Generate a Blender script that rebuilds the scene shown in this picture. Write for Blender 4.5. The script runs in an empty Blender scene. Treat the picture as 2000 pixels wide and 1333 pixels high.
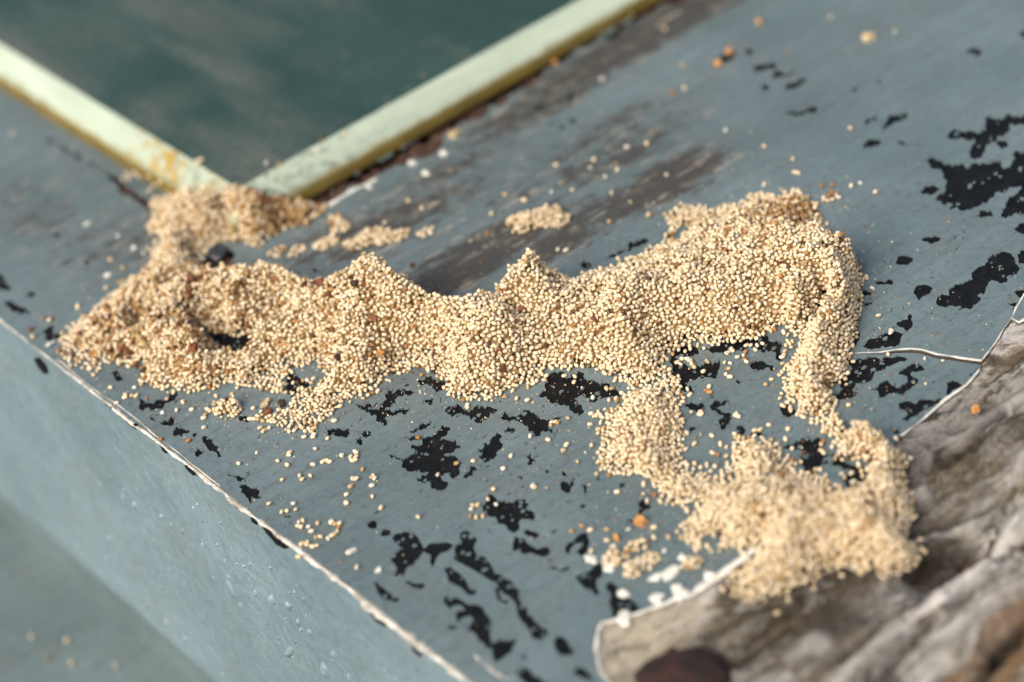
import bpy, bmesh, math, random
import numpy as np
from mathutils import Vector, Matrix
from mathutils.geometry import delaunay_2d_cdt

random.seed(7)
rng = np.random.default_rng(7)
S = 0.001                                   # lengths below are millimetres; the scene is in metres
scene = bpy.context.scene
col = scene.collection

# ------------------------------------------------------------------ camera, sky, sun, exposure
FPX = 5300.0                                # focal length in pixels of the 2000 px wide photograph
_n = np.array([.21, 1, 3579 / FPX]); _n /= np.linalg.norm(_n)
AY = np.array([-4396., -2656., FPX]); AY /= np.linalg.norm(AY)
AZ = -_n
AX = np.cross(AY, AZ)                       # sill axes seen from the lens: X along the grain, Y along the front edge, Z up
ORG = np.array([0., (720 - 666.5) / FPX, 1.]) * (FPX / 15.3)
CAMPOS = np.array([-ORG @ AX, -ORG @ AY, -ORG @ AZ])

cam_data = bpy.data.cameras.new('camera')
cam = bpy.data.objects.new('camera', cam_data)
col.objects.link(cam)
scene.camera = cam
cam_data.sensor_width = 36.0
cam_data.lens = FPX / 2000 * 36
cam_data.clip_start = 0.01
cam_data.clip_end = 50
cam_data.dof.use_dof = True
cam_data.dof.focus_distance = 0.3412
cam_data.dof.aperture_fstop = 13.0
cam_data.dof.aperture_blades = 7
_R = Matrix(((AX[0], -AX[1], -AX[2]), (AY[0], -AY[1], -AY[2]), (AZ[0], -AZ[1], -AZ[2])))
cam.matrix_world = Matrix.Translation(Vector(CAMPOS * S)) @ _R.to_4x4()

SUN_DIR = Vector((-0.72, -0.26, 0.70)).normalized()     # towards the soft sun behind thin cloud
world = bpy.data.worlds.new('World'); scene.world = world
world.use_nodes = True
wn = world.node_tree.nodes; wl = world.node_tree.links
sky = wn.new('ShaderNodeTexSky'); sky.sky_type = 'NISHITA'; sky.sun_disc = False
sky.sun_elevation = math.asin(SUN_DIR.z)
sky.sun_rotation = math.atan2(SUN_DIR.x, SUN_DIR.y)
sky.air_density = 0.8; sky.dust_density = 6.0; sky.ozone_density = 0.6
wn['Background'].inputs['Strength'].default_value = 0.075
wl.new(sky.outputs[0], wn['Background'].inputs['Color'])
sun_data = bpy.data.lights.new('sun', 'SUN'); sun_data.energy = 1.5; sun_data.angle = math.radians(36)
sun_data.color = (1.0, 0.97, 0.90)
sun = bpy.data.objects.new('sun', sun_data); col.objects.link(sun)
sun.rotation_euler = SUN_DIR.to_track_quat('Z', 'Y').to_euler()
scene.view_settings.view_transform = 'Standard'
scene.view_settings.look = 'None'
scene.view_settings.gamma = 1
scene.view_settings.exposure = 1.25
scene.cycles.use_denoising = True

# ------------------------------------------------------------------ helpers
def ray(px, py):
    return np.array([(px - 1000) / FPX, (py - 666.5) / FPX, 1.0])
def on_sill(px, py, z=0.0):
    """point (mm) at height z above the sill that was measured at this place of the photograph"""
    r = ray(px, py); t = (ORG @ AZ + z) / (r @ AZ); q = r * t - ORG
    return np.array([q @ AX, q @ AY, z])
def on_front(px, py, x):
    r = ray(px, py); t = (ORG @ AX + x) / (r @ AX); q = r * t - ORG
    return np.array([x, q @ AY, q @ AZ])
K = 700 / 1998.0
OFF = dict(A=(0, 0), B=(650, 0), C=(1300, 0), D=(0, 433), E=(650, 433), F=(1300, 433), G=(0, 866), H=(650, 866), I=(1300, 866), P=None)
def px_of(sheet, x, y):
    o = OFF[sheet]
    return (x, y) if o is None else (o[0] + x * K, o[1] + y * K)
def nums(s):
    v = [float(a) for a in s.replace(',', ' ').split()]
    return list(zip(v[0::2], v[1::2]))

def mesh_from(name, verts, faces, mat, parent=None, smooth=False, scale=S):
    me = bpy.data.meshes.new(name)
    me.from_pydata([tuple(float(c) * scale for c in v) for v in verts], [], faces)
    me.update()
    if smooth:
        me.polygons.foreach_set('use_smooth', [True] * len(me.polygons))
    if mat: me.materials.append(mat)
    o = bpy.data.objects.new(name, me); col.objects.link(o)
    if parent: o.parent = parent
    return o
def tag(o, label=None, cat=None, group=None, kind=None):
    if label: o['label'] = label
    if cat: o['category'] = cat
    if group: o['group'] = group
    if kind: o['kind'] = kind
    return o
def empty(name, loc=(0, 0, 0)):
    o = bpy.data.objects.new(name, None); o.location = Vector(loc) * S
    o.empty_display_size = 0.005
    col.objects.link(o); return o

def vnoise(x, y, seed=0):
    """smooth value noise, period-free, arrays in, -1..1 out"""
    xi = np.floor(x).astype(np.int64); yi = np.floor(y).astype(np.int64)
    fx = x - xi; fy = y - yi
    fx = fx * fx * (3 - 2 * fx); fy = fy * fy * (3 - 2 * fy)
    def h(a, b):
        v = np.sin(a * 127.1 + b * 311.7 + seed * 74.7) * 43758.5453
        return (v - np.floor(v)) * 2 - 1
    return (h(xi, yi) * (1 - fx) + h(xi + 1, yi) * fx) * (1 - fy) + (h(xi, yi + 1) * (1 - fx) + h(xi + 1, yi + 1) * fx) * fy

def ragged(pts, amp=0.16, minlen=5.0, seed=0):
    r = random.Random(seed)
    pts = list(pts)
    for _ in range(5):
        out = []; done = True
        n = len(pts)
        for i in range(n):
            a = pts[i]; b = pts[(i + 1) % n]
            out.append(a)
            L = math.hypot(b[0] - a[0], b[1] - a[1])
            if L > minlen:
                done = False
                t = r.uniform(.38, .62); k = r.uniform(-amp, amp)
                out.append((a[0] + (b[0] - a[0]) * t - (b[1] - a[1]) * k, a[1] + (b[1] - a[1]) * t + (b[0] - a[0]) * k))
        pts = out
        if done: break
    return pts

def inside(poly, X, Y):
    poly = np.asarray(poly); res = np.zeros(np.shape(X), bool); n = len(poly)
    for i in range(n):
        x0, y0 = poly[i][:2]; x1, y1 = poly[(i + 1) % n][:2]
        if y0 == y1: continue
        c = ((y0 > Y) != (y1 > Y)) & (X < (x1 - x0) * (Y - y0) / (y1 - y0) + x0)
        res ^= c
    return res
def seg_dist(poly, X, Y, closed=True):
    poly = np.asarray(poly); d = np.full(np.shape(X), 1e9); n = len(poly)
    for i in range(n if closed else n - 1):
        a = poly[i][:2]; b = poly[(i + 1) % n][:2]; e = b - a; L = max(e @ e, 1e-9)
        t = np.clip(((X - a[0]) * e[0] + (Y - a[1]) * e[1]) / L, 0, 1)
        d = np.minimum(d, (X - a[0] - t * e[0]) ** 2 + (Y - a[1] - t * e[1]) ** 2)
    return np.sqrt(d)

# ------------------------------------------------------------------ materials
class NT:
    def __init__(self, name, rough=0.5, spec=0.5):
        self.m = bpy.data.materials.new(name); self.m.use_nodes = True
        self.t = self.m.node_tree; self.n = self.t.nodes; self.l = self.t.links
        self.b = self.n['Principled BSDF']
        self.b.inputs['Roughness'].default_value = rough
        self.b.inputs['Specular IOR Level'].default_value = spec
        g = self.n.new('ShaderNodeNewGeometry')
        v = self.n.new('ShaderNodeVectorMath'); v.operation = 'SCALE'; v.inputs['Scale'].default_value = 1000
        self.l.new(g.outputs['Position'], v.inputs[0]); self.pos = v.outputs[0]
    def put(self, sock, val):
        if hasattr(val, 'is_output'): self.l.new(val, sock)
        else: sock.default_value = val
    def mapping(self, scale, rot=(0, 0, 0)):
        n = self.n.new('ShaderNodeMapping'); self.l.new(self.pos, n.inputs[0])
        n.inputs['Scale'].default_value = scale; n.inputs['Rotation'].default_value = rot
        return n.outputs[0]
    def noise(self, scale=1.0, detail=4, rough=.55, vec=None, dist=0):
        n = self.n.new('ShaderNodeTexNoise'); self.l.new(vec if vec is not None else self.pos, n.inputs['Vector'])
        n.inputs['Scale'].default_value = scale; n.inputs['Detail'].default_value = detail
        n.inputs['Roughness'].default_value = rough; n.inputs['Distortion'].default_value = dist
        return n.outputs['Fac']
    def voronoi(self, scale, vec=None, feature='F1'):
        n = self.n.new('ShaderNodeTexVoronoi'); self.l.new(vec if vec is not None else self.pos, n.inputs['Vector'])
        n.inputs['Scale'].default_value = scale; n.feature = feature
        return n.outputs['Distance']
    def ramp(self, fac, a, b, lo=0.0, hi=1.0):
        n = self.n.new('ShaderNodeMapRange'); n.clamp = True; n.interpolation_type = 'SMOOTHSTEP'
        self.put(n.inputs['Value'], fac)
        for k, v in (('From Min', a), ('From Max', b), ('To Min', lo), ('To Max', hi)): n.inputs[k].default_value = v
        return n.outputs[0]
    def math(self, op, a, b=0.0):
        n = self.n.new('ShaderNodeMath'); n.operation = op; self.put(n.inputs[0], a); self.put(n.inputs[1], b); return n.outputs[0]
    def mix(self, fac, a, b, blend='MIX'):
        n = self.n.new('ShaderNodeMix'); n.data_type = 'RGBA'; n.blend_type = blend
        self.put(n.inputs[0], fac)
        self.put(n.inputs[6], a if hasattr(a, 'is_output') else (*a, 1)); self.put(n.inputs[7], b if hasattr(b, 'is_output') else (*b, 1))
        return n.outputs[2]
    def blob(self, c, r, soft=.5):
        """0..1 round mask about a place (mm)"""
        n = self.n.new('ShaderNodeVectorMath'); n.operation = 'SUBTRACT'; self.l.new(self.pos, n.inputs[0]); n.inputs[1].default_value = c
        s = self.n.new('ShaderNodeVectorMath'); s.operation = 'DIVIDE'; self.l.new(n.outputs[0], s.inputs[0]); s.inputs[1].default_value = r
        L = self.n.new('ShaderNodeVectorMath'); L.operation = 'LENGTH'; self.l.new(s.outputs[0], L.inputs[0])
        return self.ramp(L.outputs['Value'], soft, 1.25, 1, 0)
    def bump(self, h, dist=0.1, strength=1.0):
        n = self.n.new('ShaderNodeBump'); n.inputs['Distance'].default_value = dist * S; n.inputs['Strength'].default_value = strength
        self.l.new(h, n.inputs['Height']); self.l.new(n.outputs[0], self.b.inputs['Normal'])
    def color(self, c): self.put(self.b.inputs['Base Color'], c if hasattr(c, 'is_output') else (*c, 1))
    def roughness(self, r): self.put(self.b.inputs['Roughness'], r)

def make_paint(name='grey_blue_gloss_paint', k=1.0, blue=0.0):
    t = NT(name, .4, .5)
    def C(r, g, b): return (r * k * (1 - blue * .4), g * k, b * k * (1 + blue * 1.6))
    big = t.noise(.035, 5); mid = t.noise(.16, 5, .6)
    streak = t.noise(1.0, 5, .6, t.mapping((.035, .75, .75)))
    streak2 = t.noise(1.0, 4, .6, t.mapping((.09, 2.2, 2.2)))
    c = t.mix(t.ramp(big, .35, .65), C(.097, .137, .141), C(.132, .176, .181))
    c = t.mix(t.ramp(mid, .45, .75, 0, .5), c, C(.112, .128, .124))
    c = t.mix(t.ramp(streak, .35, .75, 0, .35), c, (.075, .095, .102))
    # grimy areas of the weathered paint
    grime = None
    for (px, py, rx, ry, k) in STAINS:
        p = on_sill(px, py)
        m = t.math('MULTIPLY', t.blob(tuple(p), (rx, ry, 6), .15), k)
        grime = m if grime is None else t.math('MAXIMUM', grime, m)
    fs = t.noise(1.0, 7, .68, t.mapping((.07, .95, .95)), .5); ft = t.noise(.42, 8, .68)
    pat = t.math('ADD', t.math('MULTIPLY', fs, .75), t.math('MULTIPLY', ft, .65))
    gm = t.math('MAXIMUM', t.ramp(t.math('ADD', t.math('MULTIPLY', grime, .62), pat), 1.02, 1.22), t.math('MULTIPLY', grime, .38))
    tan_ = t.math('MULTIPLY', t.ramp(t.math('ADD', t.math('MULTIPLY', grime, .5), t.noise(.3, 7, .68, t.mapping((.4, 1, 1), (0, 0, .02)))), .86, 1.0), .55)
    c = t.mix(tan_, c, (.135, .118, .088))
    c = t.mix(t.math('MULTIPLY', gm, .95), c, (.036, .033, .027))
    mott = t.ramp(t.noise(1.1, 7, .72), .50, .68)
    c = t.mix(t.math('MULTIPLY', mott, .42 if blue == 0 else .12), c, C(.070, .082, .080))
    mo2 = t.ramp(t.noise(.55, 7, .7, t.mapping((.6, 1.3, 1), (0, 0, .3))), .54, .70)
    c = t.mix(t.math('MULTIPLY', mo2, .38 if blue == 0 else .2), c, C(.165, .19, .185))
    # thin worn scrapes where timber shows pale, only in grimy places along the grain
    worn = t.math('MULTIPLY', t.ramp(streak2, .56, .63), t.ramp(grime, .15, .6))
    worn = t.math('MULTIPLY', worn, t.ramp(t.noise(.3, 5), .46, .58))
    c = t.mix(t.math('MULTIPLY', worn, .75), c, (.40, .34, .25))
    # dust specks and hairline scratches
    sp = t.ramp(t.voronoi(1.15), .05, .10, 1, 0)
    sp = t.math('MULTIPLY', sp, t.ramp(t.noise(.09, 3), .48, .6))
    c = t.mix(t.math('MULTIPLY', sp, .55), c, (.46, .44, .38))
    sp2 = t.ramp(t.voronoi(.75, t.mapping((1, 1.6, 1.6), (.3, .2, 1))), .04, .09, 1, 0)
    c = t.mix(t.math('MULTIPLY', sp2, .5), c, (.085, .06, .045))
    scr = t.ramp(t.voronoi(.55, t.mapping((.25, 1.6, 1), (0, 0, .7)), 'DISTANCE_TO_EDGE'), .008, .02, 1, 0)
    scr = t.math('MULTIPLY', scr, t.ramp(t.noise(.2, 2), .56, .64))
    c = t.mix(t.math('MULTIPLY', scr, .5), c, (.05, .055, .055))
    t.color(c)
    t.roughness(t.ramp(t.math('ADD', mid, gm), .3, 1.2, .34, .7))
    h = t.math('ADD', t.math('MULTIPLY', streak, .7), t.math('MULTIPLY', mid, .8))
    h = t.math('ADD', h, t.math('MULTIPLY', streak2, .18))
    h = t.math('ADD', h, t.math('MULTIPLY', t.noise(1.6, 4), .12))
    t.bump(h, .45, .8)
    return t.m

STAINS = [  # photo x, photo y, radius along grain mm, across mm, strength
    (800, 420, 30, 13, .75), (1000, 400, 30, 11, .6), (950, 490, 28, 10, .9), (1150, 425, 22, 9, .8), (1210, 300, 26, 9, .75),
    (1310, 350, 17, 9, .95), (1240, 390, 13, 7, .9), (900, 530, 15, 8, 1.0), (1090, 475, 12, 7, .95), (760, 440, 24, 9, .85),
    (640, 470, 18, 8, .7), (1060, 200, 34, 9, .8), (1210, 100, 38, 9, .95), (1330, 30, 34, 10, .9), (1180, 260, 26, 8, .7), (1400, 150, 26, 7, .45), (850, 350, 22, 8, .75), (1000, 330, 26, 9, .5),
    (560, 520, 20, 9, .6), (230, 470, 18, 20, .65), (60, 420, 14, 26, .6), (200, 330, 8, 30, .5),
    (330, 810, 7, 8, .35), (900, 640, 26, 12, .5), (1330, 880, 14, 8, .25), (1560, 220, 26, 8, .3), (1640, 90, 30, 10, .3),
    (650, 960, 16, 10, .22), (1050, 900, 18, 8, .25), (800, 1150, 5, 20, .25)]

def make_plain(name, c1, c2, scale, rough=.6, bump=.05, bscale=None, spec=.4, detail=5):
    t = NT(name, rough, spec)
    n = t.noise(scale, detail, .6)
    t.color(t.mix(t.ramp(n, .3, .7), c1, c2))
    if bump: t.bump(t.noise(bscale or scale * 2, 5), bump)
    return t.m

def make_black():
    t = NT('black_undercoat', .55, .12)
    c = t.mix(t.ramp(t.noise(.5, 5), .35, .7), (.004, .0046, .0052), (.008, .009, .010))
    sp = t.math('MULTIPLY', t.ramp(t.voronoi(2.0), .06, .13, 1, 0), t.ramp(t.noise(.3, 3), .5, .62))
    c = t.mix(t.math('MULTIPLY', sp, .6), c, (.35, .28, .2))
    c = t.mix(t.math('MULTIPLY', t.ramp(t.noise(1.6, 4), .62, .72), .6), c, (.03, .028, .026))
    t.color(c); t.bump(t.noise(.9, 5), .12)
    return t.m

RAMP = [(0, (.030, .016, .009)), (.018, (.10, .042, .017)), (.05, (.31, .15, .05)), (.10, (.38, .275, .14)),
        (.22, (.545, .43, .268)), (.60, (.635, .513, .34)), (.90, (.695, .573, .40)), (.95, (.50, .445, .35)), (1, (.60, .56, .47))]
def make_pellet(obj_random):
    t = NT('termite_pellet_single' if obj_random else 'termite_pellet_heap', .8, .12)
    if obj_random:
        f = t.n.new('ShaderNodeObjectInfo').outputs['Random']
        f = t.ramp(f, 0, 1, .04, 1.0)
    else:
        a = t.n.new('ShaderNodeAttribute'); a.attribute_name = 'tone'; f = a.outputs['Fac']
    r = t.n.new('ShaderNodeValToRGB'); t.l.new(f, r.inputs[0]); e = r.color_ramp.elements
    for i, (p, c) in enumerate(RAMP):
        el = e[i] if i < 2 else e.new(p)
        el.position = p; el.color = (*c, 1)
    c = t.mix(t.ramp(t.noise(3.2, 3), .45, .8, 0, .4), r.outputs[0], (.40, .25, .12))
    t.color(c); t.bump(t.noise(5.5, 3), .07, .8)
    return t.m

def make_wood():
    t = NT('weathered_bare_wood', .8, .2)
    g1 = t.noise(1, 8, .68, t.mapping((.05, .34, .34)), .8); g2 = t.noise(1, 6, .65, t.mapping((.12, 1.5, 1.5)), .4)
    bl = t.noise(1, 8, .68, t.mapping((.05, .11, .11)), .6); fine = t.noise(1.3, 6, .7)
    c = t.mix(t.ramp(g1, .40, .56), (.12, .092, .06), (.32, .265, .19))
    c = t.mix(t.ramp(bl, .47, .55, 0, .92), c, (.052, .042, .031))
    wh = t.noise(1, 9, .72, t.mapping((.07, .17, .17), (0, 0, .06)), 1.2)
    c = t.mix(t.math('MULTIPLY', t.ramp(wh, .50, .56, 0, .97), t.ramp(fine, .34, .52, .3, 1)), c, (.58, .555, .51))
    c = t.mix(t.ramp(g2, .54, .70, 0, .75), c, (.035, .027, .019))
    c = t.mix(t.ramp(t.noise(.1, 5, .6, t.mapping((.6, 1, 1), (0, 0, 1))), .60, .70, 0, .45), c, (.105, .088, .105))
    c = t.mix(t.ramp(t.noise(.13, 5, .6, t.mapping((.7, 1, 1), (0, 0, 2))), .62, .70, 0, .4), c, (.16, .13, .04))
    for (px, py, r, k, cc, lo, hi) in ((1235, 1250, (11, 9, 9), .95, (.50, .44, .33), .36, .52), (1960, 1090, (30, 9, 9), .9, (.54, .52, .48), .44, .54), (1850, 1210, (34, 6, 9), .9, (.52, .49, .44), .45, .55),
                                       (1600, 1190, (26, 7, 9), .85, (.060, .048, .034), .40, .52), (1760, 1290, (22, 5, 9), .8, (.075, .062, .04), .44, .54), (1420, 1240, (20, 5, 9), .7, (.10, .08, .05), .44, .54)):
        mk = t.math('MULTIPLY', t.blob(tuple(on_sill(px, py)), r, .3), t.ramp(t.math('ADD', t.math('MULTIPLY', g1, .5), t.math('MULTIPLY', fine, .5)), lo, hi))
        c = t.mix(t.math('MULTIPLY', mk, k), c, cc)
    near = t.blob(tuple(on_sill(1850, 900)), (34, 11, 9), .35)
    c = t.mix(t.math('MULTIPLY', near, t.ramp(fine, .3, .6, .35, .85)), c, (.060, .050, .037))
    # raw orange break at the far corner; in the hollow, rot is painted-in shade
    for nm, cc, kk_ in (('pale', (.58, .555, .51), .6), ('rot', (.030, .020, .012), .92), ('raw', (.19, .105, .043), .9)):
        at = t.n.new('ShaderNodeAttribute'); at.attribute_name = nm
        c = t.mix(t.math('MULTIPLY', t.math('MULTIPLY', at.outputs['Fac'], kk_), t.ramp(fine, .3, .5, .55, 1)), c, cc)
    t.color(c)
    h = t.math('ADD', t.math('MULTIPLY', g1, 1.0), t.math('MULTIPLY', g2, .5))
    t.bump(h, 1.6, 1.0)
    return t.m

def make_glass():
    t = NT('dark_green_tinted_glass', .22, .35)
    d1 = t.noise(.045, 5, .6); d2 = t.noise(.6, 5, .65)
    st = t.noise(1, 4, .6, t.mapping((.10, .022, .1), (0, 0, .25)))
    c = t.mix(t.ramp(d1, .4, .7), (.017, .042, .031), (.026, .055, .042))
    c = t.mix(t.math('MULTIPLY', t.ramp(st, .44, .68, 0, .75), t.ramp(d2, .3, .7, .5, 1)), c, (.09, .096, .078))
    for (px, py, r, k) in ((300, 210, (10, 8, 9), .30), (470, 290, (8, 14, 9), .30), (390, 120, (2.2, 22, 9), .40), (120, 80, (14, 20, 9), .25)):
        p = on_sill(px, py, 5.1)
        c = t.mix(t.math('MULTIPLY', t.math('MULTIPLY', t.blob(tuple(p), r, .1), k), t.ramp(d2, .3, .7, .3, 1)), c, (.16, .16, .128))
    sp = t.math('MULTIPLY', t.ramp(t.voronoi(.38), .09, .15, 1, 0), t.ramp(d1, .5, .65))
    c = t.mix(t.math('MULTIPLY', sp, .6), c, (.30, .20, .13))
    t.color(c); t.roughness(t.ramp(d2, .3, .7, .2, .36))
    return t.m
def make_edge():
    t = NT('pale_ground_glass_edge', .33, .5)
    n = t.noise(1, 5, .6, t.mapping((.06, .06, .5)))
    c = t.mix(t.ramp(n, .35, .7), (.33, .39, .30), (.40, .465, .365))
    for (px, py, r, k) in ((345, 330, (6, 6, 5), .95), (300, 300, (5, 7, 5), .7), (430, 370, (5, 5, 5), .55)):
        p = on_sill(px, py, 3.2)
        c = t.mix(t.math('MULTIPLY', t.math('MULTIPLY', t.blob(tuple(p), r, .3), k), t.ramp(t.noise(.4, 5), .42, .6)), c, (.34, .21, .03))
    sx = t.n.new('ShaderNodeSeparateXYZ'); t.l.new(t.pos, sx.inputs[0])
    low = t.ramp(t.math('ADD', sx.outputs['Z'], t.math('MULTIPLY', t.noise(.22, 6, .65), 2.2)), 2.9, 3.9, 1, 0)   # ochre stain creeping up from the bead
    c = t.mix(t.math('MULTIPLY', low, .8), c, (.19, .15, .045))
    # grime towards the broken corner
    p = on_sill(520, 370, 3)
    c = t.mix(t.math('MULTIPLY', t.math('MULTIPLY', t.blob(tuple(p), (26, 26, 8), .2), .75), t.ramp(t.noise(.7, 6, .65), .44, .66)), c, (.13, .15, .12))
    t.color(c); t.b.inputs['Subsurface Weight'].default_value = 0
    return t.m

M = {}
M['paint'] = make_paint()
M['lit_paint'] = make_paint('lit_grey_blue_paint', 1.48, .05)    # same paint lightened and blued: daylight on the front face, painted in
M['black'] = make_black()
M['pellet'] = make_pellet(False); M['pellet1'] = make_pellet(True)
M['wood'] = make_wood(); M['glass'] = make_glass(); M['edge'] = make_edge()
M['ochre'] = make_plain('ochre_stained_putty', (.11, .078, .014), (.165, .118, .026), .12, .6, .15, .5)
M['primer'] = make_plain('white_primer', (.50, .47, .40), (.68, .66, .59), .5, .7, .12, 1.2)
M['lip'] = make_plain('cracked_paint_lip', (.26, .225, .175), (.66, .63, .55), .33, .7, .2, 1.4)
M['cavity'] = make_plain('rotten_brown_timber', (.018, .009, .006), (.075, .036, .022), .5, .9, .6, .9)
M['core'] = make_plain('dark_inner_timber', (.03, .02, .014), (.07, .045, .03), .2, .9, .3, .5)
M['rust'] = make_plain('rusty_iron', (.007, .005, .004), (.036, .013, .008), .32, .85, 1.0, .5)
M['iron'] = make_plain('dark_oiled_iron', (.012, .013, .015), (.05, .055, .06), .5, .3, .05, 1.0, .6)
M['brownflake'] = make_plain('red_brown_flake', (.075, .022, .009), (.21, .075, .028), .9, .75, .2, 1.6)
M['orangeflake'] = make_plain('orange_brown_flake', (.34, .14, .04), (.52, .27, .09), .7, .7, .2, 1.6)
M['darkflake'] = make_plain('dark_brown_flake', (.018, .011, .008), (.06, .03, .02), .9, .75, .2, 1.6)
M['tanflake'] = make_plain('tan_bark_flake', (.30, .23, .12), (.45, .36, .21), .9, .7, .2, 1.6)
M['whiteflake'] = make_plain('white_paint_chip', (.52, .51, .43), (.68, .67, .60), .6, .7, .15, 1.4)
M['strawflake'] = make_plain('straw_splinter', (.16, .10, .035), (.46, .33, .14), 1.4, .6, .2, 1.6)

# ------------------------------------------------------------------ the window sill (setting)
EDGE_X = -39.6                                # front arris
FACE_H = 48.0
FILM = 0.19                                   # thickness of the grey paint
sill = empty('window_sill')
tag(sill, 'weathered wooden window sill in chipped grey paint under the pellet heap', None, None, 'structure')

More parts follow.
